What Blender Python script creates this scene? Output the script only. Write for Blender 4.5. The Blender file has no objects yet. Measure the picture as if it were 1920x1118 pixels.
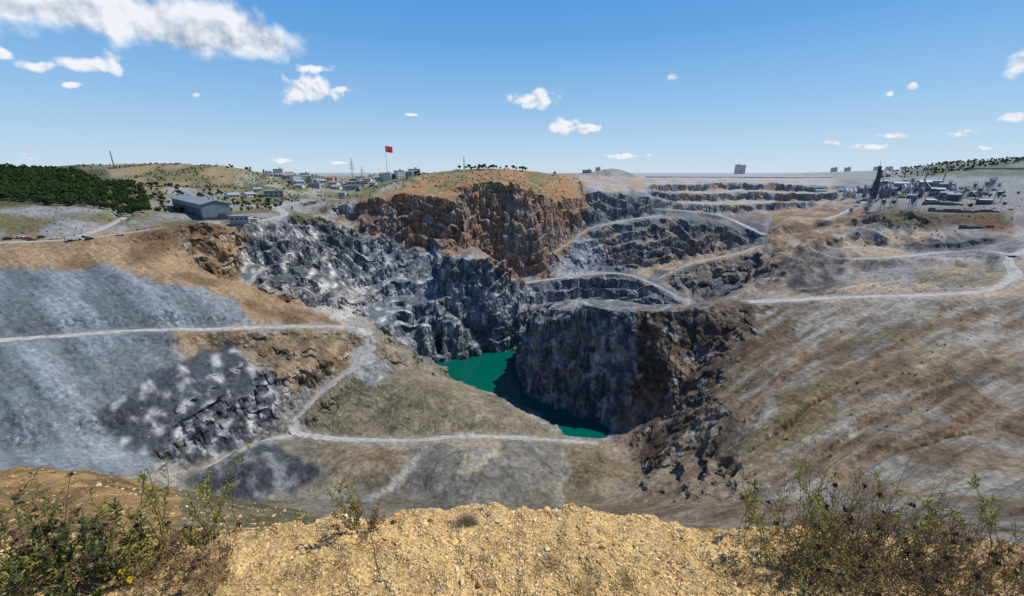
import bpy, math, numpy as np, random
from mathutils import Vector, Matrix
from mathutils.geometry import delaunay_2d_cdt
S=bpy.context.scene
F=760.0; HV=322.3; PIT=math.atan((559-HV)/F); SP,CP=math.sin(PIT),math.cos(PIT)
def P(u,v,Y):
    x=(u-960)/F; yu=(559-v)/F
    yc=CP+yu*SP; zc=-SP+yu*CP
    t=Y/yc
    return (x*t,Y,zc*t)
def project(x,y,z):
    d=y*CP-z*SP; up=y*SP+z*CP
    d=np.maximum(d,1e-3)
    return 960+F*x/d, 559-F*up/d
rng=np.random.RandomState(7)
LAT=rng.rand(16,256,256).astype(np.float32)*2-1
LAT3=rng.rand(64,64,64).astype(np.float32)*2-1
def n2(x,y,k=0):
    x=np.asarray(x)+1000.37*(k+1); y=np.asarray(y)+777.13*(k+1)
    xi=np.floor(x); yi=np.floor(y); fx=x-xi; fy=y-yi
    fx=fx*fx*(3-2*fx); fy=fy*fy*(3-2*fy)
    a=xi.astype(np.int64)&255; b=yi.astype(np.int64)&255; a1=(a+1)&255; b1=(b+1)&255
    L=LAT[k%16]
    return (L[a,b]*(1-fx)+L[a1,b]*fx)*(1-fy)+(L[a,b1]*(1-fx)+L[a1,b1]*fx)*fy
def n3(x,y,z,k=0):
    x=x+313.7*(k+1);y=y+171.3*(k+1);z=z+97.9*(k+1)
    xi=np.floor(x);yi=np.floor(y);zi=np.floor(z);fx=x-xi;fy=y-yi;fz=z-zi
    fx=fx*fx*(3-2*fx);fy=fy*fy*(3-2*fy);fz=fz*fz*(3-2*fz)
    a=xi.astype(np.int64)&63;b=yi.astype(np.int64)&63;c=zi.astype(np.int64)&63;a1=(a+1)&63;b1=(b+1)&63;c1=(c+1)&63
    def q(c_): return (LAT3[a,b,c_]*(1-fx)+LAT3[a1,b,c_]*fx)*(1-fy)+(LAT3[a,b1,c_]*(1-fx)+LAT3[a1,b1,c_]*fx)*fy
    return q(c)*(1-fz)+q(c1)*fz
def fbm(x,y,o=4,k=0,g=.5):
    s=0;a=1;t=0
    for i in range(o):
        s=s+a*n2(x,y,k+i); t+=a; a*=g; x=x*2.03;y=y*2.03
    return s/t*1.6
def fbm3(x,y,z,o=3,k=0,g=.5):
    s=0;a=1;t=0
    for i in range(o):
        s=s+a*n3(x,y,z,k+i); t+=a; a*=g; x=x*2.03;y=y*2.03;z=z*2.03
    return s/t*1.7
def sst(a,b,x):
    t=np.clip((x-a)/(b-a),0,1); return t*t*(3-2*t)
# ---------------------------------------------------------------- survey lines (u,v,distance)
def WL(l,z): return [(u,v,('z',z)) for u,v in l]
def drop(l,dv,dy): return [(u,v+dv,Y-dy) for u,v,Y in l]
B1=[(1235,347,720),(1300,346,725),(1380,343,730),(1460,346,705),(1545,349,670)]
B2=[(1250,362,650),(1330,364,640),(1400,359,655),(1480,364,620),(1560,361,595)]
B3=[(1290,382,580),(1370,384,570),(1440,381,565),(1500,378,555)]
BA=[(1470,470,372),(1540,450,388),(1600,440,392),(1660,448,378),(1740,458,360),(1830,452,348)]
BB=[(1560,503,316),(1640,493,318),(1740,487,310),(1850,492,294)]
BC=[(1450,428,440),(1500,415,455),(1560,408,455),(1620,412,440)]
lines=[
 WL([(795,678),(820,679),(840,678),(905,665),(968,662)],-149),
 WL([(795,682),(820,688),(845,701),(870,714),(900,729),(940,743),(985,765),(1030,790),(1060,818),(1095,826),(1143,827)],-149),
 WL([(968,662),(966,690),(960,735),(990,752),(1040,768),(1090,785),(1140,803),(1143,826)],-150.5),
 WL([(806,680.5),(830,685),(850,689),(870,697),(900,690),(930,690),(940,725),(960,747),(1010,770),(1060,793),(1110,813)],-158),
 [(560,815,196),(620,822,195),(700,825,195),(850,820,198),(950,820,199),(1050,826,197),(1128,832,195)],
 [(1145,835,194),(1172,862,184),(1205,892,168)],
 [(1132,850,182),(1158,880,169),(1165,918,155),(1120,945,143)],
 [(985,592,280),(1015,583,267),(1050,580,250),(1120,580,236),(1190,582,226),(1260,578,224),(1330,568,222),(1400,566,221)],
 [(1000,586,282),(1060,575,262),(1190,577,240),(1260,572,236),(1330,564,232)],
 [(1010,595,300),(1070,590,288),(1190,590,268),(1300,585,262)],
 [(1400,570,220),(1410,640,199),(1370,690,186),(1330,740,177),(1290,800,170),(1240,870,161),(1215,892,158)],
 [(1350,595,215),(1312,660,209),(1276,735,198),(1240,810,184),(1216,868,171)],
 [(1400,566,223),(1500,562,225),(1600,557,226),(1750,553,225),(1850,545,228),(1885,530,240),(1905,512,255),(1890,490,275),(1918,472,290)],
 [(-60,641,168),(0,637,175),(120,630,190),(250,620,205),(400,617,226),(470,615,235),(620,612,258),(670,614,261),(695,630,259),(693,655,250),(670,682,238),(640,705,228),(595,740,218),(562,775,208),(547,798,201),(560,815,197)],
 [(720,625,266),(760,655,277),(790,674,291)],
 [(690,702,232),(760,724,228),(860,757,221),(950,786,210)],
 [(790,702,256),(860,735,240),(930,766,226)],
 [(-60,506,215),(0,505,225),(200,505,240),(330,530,245),(440,575,250),(480,600,248)],
 [(-60,472,235),(0,470,245),(200,460,262),(330,480,272),(420,520,280),(520,560,282),(600,590,284)],
 [(-60,458,245),(0,455,255),(150,448,265),(300,428,290),(380,418,300),(440,425,305),(465,455,315)],
 [(480,420,325),(540,405,350),(600,410,370),(660,430,382),(700,440,384)],
 [(475,450,319),(540,440,338),(600,450,352),(660,465,368)],
 [(470,500,305),(540,488,326),(600,500,338),(660,508,356)],
 [(560,560,292),(620,598,285),(690,600,290)],
 [(700,515,355),(740,510,362),(800,530,350),(820,535,345)],
 [(715,578,328),(800,583,325),(860,598,322)],
 [(715,586,310),(800,590,312),(860,605,316),(890,640,319)],
 [(690,607,285),(740,640,284),(780,660,296),(805,676,302)],
 [(830,487,345),(900,485,341),(950,488,345)],
 [(830,540,338),(850,590,331),(880,640,327),(905,664,323)],
 [(955,500,346),(968,560,340),(985,600,336),(992,640,330)],
 [(620,405,396),(700,438,388),(800,465,380),(885,484,362)],
 [(640,385,404),(690,373,406),(760,364,404),(850,377,396),(872,400,390),(888,455,382)],
 [(690,366,430),(760,356,432),(850,360,432),(874,366,428)],
 [(720,350,470),(760,335,480),(800,325,500),(860,318,540),(950,316,540),(1050,326,540),(1090,345,540)],
 [(890,487,400),(940,515,405),(960,522,408),(1030,526,398)],
 [(872,345,438),(930,340,430),(960,345,424),(1000,358,428),(1030,395,430),(1060,375,458),(1095,372,482)],
 [(1040,475,438),(1070,455,452),(1100,435,468)],
 [(1090,365,552),(1160,363,566),(1240,375,562)],
 [(1110,427,540),(1160,415,550),(1240,402,552)],
 [(1040,476,425),(1075,450,442),(1110,427,456),(1180,412,468),(1240,404,476),(1330,412,474),(1420,438,468)],
 [(1040,512,404),(1100,518,408),(1200,510,424),(1300,488,442),(1420,462,454)],
 [(985,530,372),(1060,520,375),(1130,512,378),(1180,516,375),(1230,535,365),(1300,573,345)],
 [(1000,578,354),(1100,578,357),(1200,578,354),(1280,578,344)],
 [(1240,524,392),(1300,492,398),(1380,475,403),(1420,463,408)],
 [(1300,566,364),(1380,548,370),(1410,512,386)],
 [(1440,440,440),(1430,500,370),(1400,540,330),(1380,560,295)],
 [(1640,392,420),(1750,398,392),(1860,400,382),(1960,400,378)],
 [(1660,425,400),(1780,430,372),(1880,428,366),(1960,428,362)],
 B1,drop(B1,13,5),B2,drop(B2,16,5),B3,drop(B3,15,6),BA,drop(BA,16,5),BB,drop(BB,15,5),BC,drop(BC,14,6),
 [(-80,858,26),(0,865,25),(150,880,24),(300,905,23),(350,930,22),(480,945,21),(600,968,20)],
 [(400,872,160),(480,838,172),(590,868,164)],
]
pts=[ (650,930,146),(900,945,139),(830,945,141),(980,945,141),(840,850,171),(900,846,167),(960,850,170),(830,890,154),(900,890,151),(980,890,153),(773,868,180),(748,925,156),(1064,870,178),(1060,935,152),(600,845,175),(680,866,160),(620,880,157),(700,845,177),
 (1120,890,160),(1100,850,186),(640,760,213),(620,790,204),(1000,800,210),(700,790,211),(850,800,208),
 (1600,620,195),(1900,620,190),(1500,700,165),(1700,700,155),(1920,700,150),(1400,800,142),(1600,800,125),(1920,800,118),(1300,880,142),
 (1400,900,115),(1600,900,95),(1920,900,85),(1300,930,120),(1200,948,128),(1500,960,80),(1920,960,60),(1700,980,55),(1920,1000,40),
 (1500,1000,50),(1300,985,70),(1100,985,70),(1000,1000,50),(900,985,100),(800,1005,50),(600,1005,50),(960,1015,20),(1500,1040,15),(1900,1040,14),(700,1010,18),
 (2100,600,185),(2100,700,145),(2100,850,100),(2100,960,50),
 (400,645,222),(480,662,224),(600,660,238),(500,740,206),(540,762,205),(350,690,196),(300,740,179),(400,760,184),(450,800,184),(515,812,190),
 (430,838,173),(350,870,163),(500,828,190),(370,887,164),(200,770,164),(200,830,156),(280,862,155),(100,740,158),(0,740,150),(100,800,148),
 (0,860,136),(150,860,141),(0,690,160),(200,690,180),(400,930,150),(520,938,149),(470,865,160),(560,942,145),
 (0,900,40),(0,960,60),(200,960,60),(400,990,60),(0,905,95),(300,940,105),(500,965,98),(150,905,120),(-120,700,150),(-120,860,125),
 (0,930,12),(200,950,11),(350,965,11),(0,1000,6),(300,1000,7),
 (660,560,315),(700,545,345),(700,600,300),(840,470,366),(1060,560,330),(1150,560,330),
 (1300,339,800),(1400,339,790),(1500,343,740),(1550,347,690),(1430,437,462),(1560,380,560),(1600,362,600),
 (1100,338,900),(1200,335,1000),(1400,333,1100),(1600,333,1100),(1180,350,700),
 (1400,562,250),(1500,480,335),(1520,535,292),(1545,500,318),(1480,520,310),(1560,430,425),(1620,400,470),(1700,440,385),(1800,435,362),(1900,440,336),
 (1600,540,250),(1500,550,256),(1800,525,250),(1700,520,270),(1650,360,600),(1800,360,560),(1900,370,480),(1650,375,500),
 (1700,318,1100),(1800,311,1050),(1920,296,950),(2050,292,900),(1800,335,800),(1920,340,700),(1700,335,900),
 (300,400,340),(500,375,480),(640,372,520),(600,345,700),(450,350,560),(250,350,430),(0,400,300),(0,370,350),(200,370,380),(150,390,330),
 (0,332,450),(100,328,500),(160,308,600),(300,305,620),(420,311,620),(500,327,600),(200,350,480),(400,352,500),(530,340,650),(-100,322,480),(-100,400,290),
 (700,342,800),(330,397,400),(300,400,380),(375,411,325),(430,414,330),(420,400,372),(560,390,420),(640,345,620),(1150,311,1000),(1112,324,1000),(1190,324,1000),(1150,333,900)]
CP3=[]
def addp(p): CP3.append(p)
def res(q):
    u,v,Y=q
    if isinstance(Y,tuple):
        z=Y[1]; a=P(u,v,100.0); return tuple(c*(z/a[2]) for c in a)
    return P(u,v,Y)
for li_,l in enumerate(lines):
    w=[res(q) for q in l]
    for a,b in zip(w[:-1],w[1:]):
        L=math.dist(a[:2],b[:2]); n=max(1,int(L/max(4,0.03*a[1])))
        for i in range(n): addp(tuple(a[j]+(b[j]-a[j])*i/n for j in range(3)))
    addp(w[-1])
for q in pts: addp(res(q))
for az in range(-75,76,15):
    a=math.radians(az)
    addp((5*math.sin(a),5*math.cos(a),-5.3)); 
    for R,z in ((1500,-14),(4000,-18),(9000,-20)):
        zz=z
        if az>=45: zz=z+ (34 if R==1500 else 16)
        if az<=-60 and R==1500: zz=-2
        addp((R*math.sin(a),R*math.cos(a),zz))
addp((0,0,-1.75)); addp((-300,-20,-60)); addp((300,-20,-40)); addp((0,-40,-2)); addp((-9000,-40,-20)); addp((9000,-40,-20))
for (x,y,z) in ((-60,700,-8),(50,700,-10),(-400,800,-12),(-700,800,-14),(-550,600,-8),(200,1300,-15)): addp((x,y,z))
seen={}
for p in CP3:
    k=(round(p[0]/1.2),round(p[1]/1.2))
    if k not in seen: seen[k]=p
C=list(seen.values())
r=delaunay_2d_cdt([Vector(p[:2]) for p in C],[],[],0,1e-4)
vz=[]
for i,o in enumerate(r[3]): vz.append(C[o[0]][2] if o else -20)
TV=np.array([(v.x,v.y) for v in r[0]]); TZ=np.array(vz); TF=[tuple(f) for f in r[2]]
def raster(x0,y0,nx,ny,st):
    G=np.full((nx,ny),-15.0)
    for f in TF:
        a,b,c=TV[f[0]],TV[f[1]],TV[f[2]]
        xm=min(a[0],b[0],c[0]);xM=max(a[0],b[0],c[0]);ym=min(a[1],b[1],c[1]);yM=max(a[1],b[1],c[1])
        i0=max(0,int((xm-x0)/st));i1=min(nx-1,int((xM-x0)/st)+1);j0=max(0,int((ym-y0)/st));j1=min(ny-1,int((yM-y0)/st)+1)
        if i1<i0 or j1<j0: continue
        X=x0+st*np.arange(i0,i1+1)[:,None];Y=y0+st*np.arange(j0,j1+1)[None,:]
        d=(b[1]-c[1])*(a[0]-c[0])+(c[0]-b[0])*(a[1]-c[1])
        if abs(d)<1e-9: continue
        l1=((b[1]-c[1])*(X-c[0])+(c[0]-b[0])*(Y-c[1]))/d
        l2=((c[1]-a[1])*(X-c[0])+(a[0]-c[0])*(Y-c[1]))/d
        l3=1-l1-l2
        m=(l1>=-1e-6)&(l2>=-1e-6)&(l3>=-1e-6)
        z=l1*TZ[f[0]]+l2*TZ[f[1]]+l3*TZ[f[2]]
        G[i0:i1+1,j0:j1+1][m]=z[m]
    return G
def blur(G,n=1):
    for _ in range(n):
        Q=np.pad(G,1,mode='edge'); G=(Q[:-2,1:-1]+2*Q[1:-1,1:-1]+Q[2:,1:-1])/4
        Q=np.pad(G,1,mode='edge'); G=(Q[1:-1,:-2]+2*Q[1:-1,1:-1]+Q[1:-1,2:])/4
    return G
NX0,NY0,NST=-800.0,-30.0,2.0
xg=(NX0+NST*np.arange(801))[:,None]; yg=(NY0+NST*np.arange(521))[None,:]
GR0=raster(NX0,NY0,801,521,NST)
GB2=blur(GR0,5); gx,gy=np.gradient(GB2,NST); soft=1-sst(.5,.9,np.hypot(gx,gy))
basin=sst(-90,-80,xg)*sst(20,5,xg)*sst(235,245,yg)*sst(345,335,yg); soft=soft*(1-basin)
GN=blur(GR0,1)*(1-soft)+GB2*soft
GN=GN-2.0*basin*(GN<-143)*sst(262,272,yg)
FX0,FY0,FST=-9000.0,-40.0,20.0
GF=blur(raster(FX0,FY0,901,453,FST),1)
gx,gy=np.gradient(GN,NST); SL=blur(np.hypot(gx,gy),2)
spoil=sst(-150,-120,xg)*sst(66,50,xg)*sst(196,186,yg)
spoil=np.maximum(spoil,sst(-110,-100,xg)*sst(40,20,xg)*sst(250,238,yg)*sst(180,190,yg)*(GN<-121))
scree=sst(76,90,xg)*sst(156,143,yg); scree=np.maximum(scree,sst(150,165,xg)*sst(250,235,yg))
left=sst(-158,-172,xg)*sst(262,250,yg)*.8
SL=SL*(1-np.clip(spoil+scree+left,0,1)*.8)
rocky=sst(-245,-225,xg)*sst(-78,-90,xg)*sst(280,292,yg)*sst(398,388,yg)
rocky=np.maximum(rocky,.6*sst(-160,-150,xg)*sst(-92,-100,xg)*sst(160,168,yg)*sst(218,208,yg))
SL=SL*(1+1.1*rocky)+rocky*.12
def bil(G,x0,y0,st,x,y):
    fx=(x-x0)/st; fy=(y-y0)/st
    i=np.clip(np.floor(fx).astype(int),0,G.shape[0]-2); j=np.clip(np.floor(fy).astype(int),0,G.shape[1]-2)
    tx=np.clip(fx-i,0,1); ty=np.clip(fy-j,0,1)
    return (G[i,j]*(1-tx)+G[i+1,j]*tx)*(1-ty)+(G[i,j+1]*(1-tx)+G[i+1,j+1]*tx)*ty
def Hs(x,y):
    a=bil(GN,NX0,NY0,NST,x,y); b=bil(GF,FX0,FY0,FST,x,y)
    e=np.maximum(np.abs(x)-700,y-920); w=sst(0,90,e)
    return a*(1-w)+b*w
def slope(x,y): return bil(SL,NX0,NY0,NST,x,y)*(1-sst(0,90,np.maximum(np.abs(x)-700,y-920)))
rim=[(-200,975),(0,975),(300,976),(430,972),(560,957),(700,945),(830,936),(1000,939),(1150,946),(1300,960),(1420,970),(1600,978),(1920,998),(2100,1005)]
ra=[];rr=[]
for u,v in rim:
    a=P(u,v,1.0); t=-1.75/a[2]; ra.append(math.atan2(a[0],a[1])); rr.append(math.hypot(a[0],a[1])*t)
def rimR(az): return np.interp(az,ra,rr)
def masks(x,y):
    rs=sst(60,90,x)*sst(330,250,y); ls=sst(-90,-130,x)*sst(340,300,y); return rs,ls
def wallm(x,y): return sst(50,62,x)*sst(236,224,y)*sst(150,158,y)
DG=None;ZG=None;GU=None
def Zf(x,y,road=True):
    x=np.asarray(x,float);y=np.asarray(y,float)
    r=np.hypot(x,y); w=sst(70,190,r)
    s0=slope(x,y); wl=wallm(x,y)
    wx=3.0*n2(x/50,y/50,0)+2.4*n2(x/21,y/21,1)+1.8*n2(x/9,y/9,2)+.9*n2(x/4.1,y/4.1,3)+.35*n2(x/1.9,y/1.9,4)
    wy=3.0*n2(x/50,y/50,5)+2.4*n2(x/21,y/21,6)+1.8*n2(x/9,y/9,7)+.9*n2(x/4.1,y/4.1,8)+.35*n2(x/1.9,y/1.9,9)
    fac=w*(1-sst(700,1400,r)*.6)
    fac=fac*(.45+.55*sst(.35,.8,s0))*(1-.35*wl)
    zb=Hs(x+wx*fac,y+wy*fac); z=zb
    s=slope(x+wx*fac,y+wy*fac)
    st=sst(.6,1.3,s)*w
    ph=z/12+1.3*n2(x/34,y/34,12)+.3*n2(x/9,y/9,13)
    fr_=ph-np.floor(ph); led=(sst(.3,.7,fr_)-fr_)*12
    z=z+st*.85*led*(1-wl)
    z=z+st*(.5*(1-np.abs(fbm(x/14,y/14,4,10))*2)+.5*fbm(x/3,y/3,3,12))
    m=w*(1-st)
    a=(x*.92+y*.39); b=(-x*.39+y*.92)
    rs,ls=masks(x,y)
    q=fbm(a/70,b/6,4,2); q2=1-np.abs(fbm(a/34,b/2.4,3,6))*2; q4=1-np.abs(fbm(a/90,b/17,3,11))*2
    z=z+m*rs*(.7*q-1.1*sst(.3,.6,q)-.55*q2-2.4*sst(.45,.95,q4)+.2*fbm(x/2.5,y/2.5,3,5))*(1-wl)
    a2=(x*.9-y*.43); b2=(x*.43+y*.9)
    z=z+m*ls*(1.3*fbm(a2/60,b2/11,4,4)+.5*fbm(x/12,y/12,3,6)+.22*(1-2*np.abs(fbm(a2/24,b2/2.6,2,9))))
    z=z+m*(.6*fbm(x/16,y/16,4,7)+.2*fbm(x/2.6,y/2.6,3,3))*sst(2,30,r)
    ww=sst(6,16,r)*(1-w); z=z+ww*(.8*fbm(x/9,y/9,4,9)+.22*fbm(x/1.2,y/1.2,4,3))
    fr=sst(430,520,y)*sst(60,140,x)*sst(1000,800,y)
    z=z+fr*(1.2*fbm(x/14,y/14,3,8)+2.8*fbm(x/9,y/50,3,5)*sst(.08,.3,s0))
    f2=sst(285,320,y)*sst(480,440,y)*sst(140,180,x)*sst(420,370,x)
    z=z+f2*(3.0*(1-2*np.abs(fbm(x/17,y/30,3,2)))+.9*fbm(x/5,y/6,3,7))*sst(.05,.2,s0)
    if GU is not None: z=z-bil(GU,NX0,NY0,NST,x,y)*(1-sst(640,700,np.abs(x)))*(1+.4*n2(x/6,y/6,4))
    if DG is not None and road:
        D=bil(DG,NX0,NY0,NST,x,y); ZR=bil(ZG,NX0,NY0,NST,x,y)
        k=(1-sst(5,12,D))*(1-sst(640,700,np.abs(x)))
        z=z*(1-k)+ZR*k
    z=np.where((zb<-149.8)&(r>150),np.minimum(z,-150.6),z)
    az=np.arctan2(x,y); R=rimR(az)+.05*n2(az*9,r*0,3)+.03*n2(az*30,r*0,4)
    e=r-R
    zn=-1.75+.03*fbm(x/.5,y/.5,3,1)+.018*fbm(x/.07,y/.07,3,2)-1.2*np.maximum(0,e)-.08*np.exp(-(e/.2)**2)
    k=sst(3.5,13,r)
    return zn*(1-k)+z*k
def hit(u,v,rmin=8,road=True):
    Y=np.geomspace(rmin,5000,9000 if rmin>5 else 3000); a=P(u,v,1.0)
    x=a[0]*Y; z=a[2]*Y
    h=Zf(x,Y,road); i=np.argmax(z<=h)
    if z[i]>h[i]: i=len(Y)-1
    return (float(x[i]),float(Y[i]),float(h[i]))
def at_(u,Y,v=335):
    x=P(u,v,Y)[0]; return (x,float(Y),float(Zf(np.array([x]),np.array([float(Y)]))[0]))
# ---------------------------------------------------------------- roads
roadpx=[
 ('dirt_road',3.1,[(-60,641,168),(0,637,175),(120,630,190),(250,620,205),(400,617,226),(470,615,235),(560,612,250),(620,612,258),(662,614,261),(686,622,260),(697,638,256),(692,658,249),(672,682,238),(640,706,228),(602,736,219),(570,766,210),(550,790,203),(547,804,199),(558,814,197)]),
 ('floor_road',2.0,[(552,811,197.5),(600,820,195.5),(650,824,195),(700,825,195),(780,826,195),(850,819,198),(950,820,199),(1050,826,197),(1122,832,195)]),
 ('dirt_track',2.4,[(556,814,197),(500,828,190),(440,852,177),(375,885,165)]),
 ('haul_road',2.8,[(1400,566,223),(1500,562,225),(1600,557,226),(1750,553,225),(1850,545,228),(1885,530,240),(1905,512,255),(1890,490,275),(1918,472,290),(1990,455,300)]),
 ('dirt_road',3.5,[(-60,458,245),(0,455,255),(150,448,265),(300,428,290)]),
 ('dirt_road',3,[(130,449,263),(200,425,None),(255,395,None),(275,380,None)]),
 ('haul_road',4.5,[(430,422,318),(500,412,None),(535,402,None),(520,388,None),(570,379,None),(640,373,None)]),
 ('bench_road',1.8,[(985,530,374),(1060,520,378),(1130,512,381),(1180,516,378),(1230,535,368),(1297,571,348)]),
 ('bench_road',2.0,[(1030,480,430),(1075,450,446),(1110,427,460),(1180,412,474),(1240,404,482)]),
 ('bench_road',2.0,[(1235,522,396),(1300,493,401),(1380,476,406),(1425,462,411)]),
 ('haul_road',2.8,[(1905,480,280),(1840,470,None),(1760,474,None),(1680,482,None),(1600,486,None)]),
 ('haul_road',3.0,[(1620,378,None),(1585,398,None),(1548,412,None)]),
 ('bench_road',3.0,[(u,v-1,Y+8) for u,v,Y in B1]),
 ('bench_road',3.0,[(u,v-1,Y+7) for u,v,Y in B2]),
 ('bench_road',2.6,[(u,v-1,Y+6) for u,v,Y in B3]),
 ('haul_road',2.6,[(1430,440,458),(1400,425,475),(1350,404,520),(1290,395,550),(1230,392,560)]),
]
roads=[]
def cat(ptsl,step=1.5):
    p=np.array(ptsl); out=[]
    n=len(p)
    for i in range(n-1):
        p0=p[max(0,i-1)];p1=p[i];p2=p[i+1];p3=p[min(n-1,i+2)]
        m=max(2,int(np.linalg.norm(p2-p1)/step))
        for j in range(m):
            t=j/m
            out.append(.5*((2*p1)+(-p0+p2)*t+(2*p0-5*p1+4*p2-p3)*t*t+(-p0+3*p1-3*p2+p3)*t**3))
    out.append(p[-1]); return np.array(out)
gul_l=[(2.6,1.9,[(1915,735),(1860,755),(1800,792),(1720,828),(1640,852),(1560,900)]),(1.6,1.6,[(1800,600),(1680,650),(1560,730),(1460,830),(1380,900)]),(1.4,1.6,[(1640,590),(1540,650),(1450,730),(1370,820)]),(1.3,1.8,[(1915,640),(1800,690),(1690,750),(1600,800)]),(1.2,1.5,[(1915,850),(1780,900),(1640,940)])]
GUa=np.zeros_like(GN); gw=[]
for dp,wd,l in gul_l:
    c=cat([hit(u,v,20) for u,v in l],1.0); gw.append(c)
    for i_,p in enumerate(c):
        i=int((p[0]-NX0)/NST); j=int((p[1]-NY0)/NST); R=4
        if i<R or j<R or i>=GN.shape[0]-R-1 or j>=GN.shape[1]-R-1: continue
        t=i_/len(c); d_=dp*min(1,t*6,(1-t)*6)
        ii=np.arange(i-R,i+R+1); jj=np.arange(j-R,j+R+1)
        d=np.hypot(NX0+ii[:,None]*NST-p[0],NY0+jj[None,:]*NST-p[1])
        sub=GUa[i-R:i+R+1,j-R:j+R+1]; np.maximum(sub,d_*np.exp(-(d/wd)**2),out=sub)
GU=GUa
for nm,hw,l in roadpx:
    w=[P(u,v,Y) if Y else hit(u,v,150) for u,v,Y in l]
    c=cat(w)
    for k in range(14): c[1:-1]=(c[:-2]+c[1:-1]*2+c[2:])/4
    roads.append((nm,hw,c))
DG=np.full(GN.shape,99.0); ZG=GN.copy()
for nm,hw,c in roads:
    for p in c[::2]:
        i=int((p[0]-NX0)/NST); j=int((p[1]-NY0)/NST); R=8
        if i<R or j<R or i>=GN.shape[0]-R-1 or j>=GN.shape[1]-R-1: continue
        ii=np.arange(i-R,i+R+1); jj=np.arange(j-R,j+R+1)
        d=np.hypot(NX0+ii[:,None]*NST-p[0],NY0+jj[None,:]*NST-p[1])+ (4-hw)
        sub=DG[i-R:i+R+1,j-R:j+R+1]; m=d<sub
        sub[m]=d[m]; ZG[i-R:i+R+1,j-R:j+R+1][m]=p[2]
# ---------------------------------------------------------------- helpers
def link(o): S.collection.objects.link(o); return o
def mesh_np(name,V,Fc,mats=(),smooth=False,col=None,fmat=None):
    me=bpy.data.meshes.new(name)
    V=np.asarray(V,dtype=np.float32)
    if isinstance(Fc,np.ndarray):
        n=len(Fc);k=Fc.shape[1]
        me.vertices.add(len(V)); me.vertices.foreach_set('co',V.ravel())
        me.loops.add(n*k); me.loops.foreach_set('vertex_index',Fc.astype(np.int32).ravel())
        me.polygons.add(n); me.polygons.foreach_set('loop_start',np.arange(0,n*k,k,dtype=np.int32))
        me.update(calc_edges=True)
    else:
        me.from_pydata(V.tolist(),[],Fc)
    for m in mats: me.materials.append(m)
    me.polygons.foreach_set('use_smooth',np.full(len(me.polygons),smooth))
    if fmat is not None: me.polygons.foreach_set('material_index',np.asarray(fmat,np.int32))
    if col is not None:
        a=me.color_attributes.new('Col','FLOAT_COLOR','POINT')
        c=np.ones((len(V),4),np.float32); c[:,:col.shape[1]]=col
        a.data.foreach_set('color',c.ravel())
    me.update()
    return me
def N(nt,t,**k):
    n=nt.nodes.new(t)
    for a,b in k.items(): setattr(n,a,b)
    return n
def newmat(name):
    m=bpy.data.materials.new(name); m.use_nodes=True; nt=m.node_tree
    return m,nt,nt.nodes['Principled BSDF']
def simple(name,c=(.5,.5,.5),rough=.8,var=.25,scale=1.0,metal=0,bump=0,attr=False,trans=0):
    m,nt,b=newmat(name)
    tc=N(nt,'ShaderNodeTexCoord'); nz=N(nt,'ShaderNodeTexNoise'); nz.inputs['Scale'].default_value=scale; nz.inputs['Detail'].default_value=4
    nt.links.new(tc.outputs['Object'],nz.inputs['Vector'])
    mr=N(nt,'ShaderNodeMapRange'); mr.inputs['From Min'].default_value=.25; mr.inputs['From Max'].default_value=.75
    mr.inputs['To Min'].default_value=1-var; mr.inputs['To Max'].default_value=1+var
    nt.links.new(nz.outputs['Fac'],mr.inputs['Value'])
    vm=N(nt,'ShaderNodeVectorMath',operation='SCALE')
    if attr:
        at=N(nt,'ShaderNodeVertexColor'); at.layer_name='Col'; nt.links.new(at.outputs['Color'],vm.inputs[0])
    else: vm.inputs[0].default_value=c
    nt.links.new(mr.outputs[0],vm.inputs['Scale']); nt.links.new(vm.outputs[0],b.inputs['Base Color'])
    b.inputs['Roughness'].default_value=rough; b.inputs['Metallic'].default_value=metal
    b.inputs['Specular IOR Level'].default_value=.25
    if bump:
        bp=N(nt,'ShaderNodeBump'); bp.inputs['Distance'].default_value=bump; nt.links.new(nz.outputs['Fac'],bp.inputs['Height']); nt.links.new(bp.outputs[0],b.inputs['Normal'])
    if trans:
        tr=N(nt,'ShaderNodeBsdfTranslucent'); nt.links.new(vm.outputs[0],tr.inputs['Color']); mx=N(nt,'ShaderNodeMixShader'); mx.inputs[0].default_value=trans
        nt.links.new(b.outputs[0],mx.inputs[1]); nt.links.new(tr.outputs[0],mx.inputs[2]); nt.links.new(mx.outputs[0],nt.nodes['Material Output'].inputs['Surface'])
    return m
# ---------------------------------------------------------------- terrain mesh
AZ=math.radians(66); NC=1400; NR=1350
rs=np.geomspace(.55,8500,2400); cc=300
azc=np.linspace(-AZ,AZ,cc)
xx=np.sin(azc)[:,None]*rs[None];yy=np.cos(azc)[:,None]*rs[None]
zz=Zf(xx,yy)
ph=np.arctan2(zz,rs[None])
ds=np.abs(np.diff(ph,axis=1))+.045*np.diff(np.log(rs))[None]
s=np.concatenate([np.zeros((cc,1)),np.cumsum(ds,axis=1)],1); s/=s[:,-1:]
lr=np.array([np.interp(np.linspace(0,1,NR),s[i],np.log(rs)) for i in range(cc)])
for _ in range(2): Q=np.pad(lr,((1,1),(0,0)),mode='edge'); lr=(Q[:-2]+2*Q[1:-1]+Q[2:])/4
ci=np.linspace(0,cc-1,NC); i0=np.minimum(ci.astype(int),cc-2); t=(ci-i0)[:,None]
LR=lr[i0]*(1-t)+lr[i0+1]*t
RR=np.exp(LR); az=np.linspace(-AZ,AZ,NC)[:,None]
X=np.sin(az)*RR; Y=np.cos(az)*RR; Z=Zf(X,Y)
gr=np.gradient(Z,axis=1)/np.maximum(np.gradient(RR,axis=1),1e-4)
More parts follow.
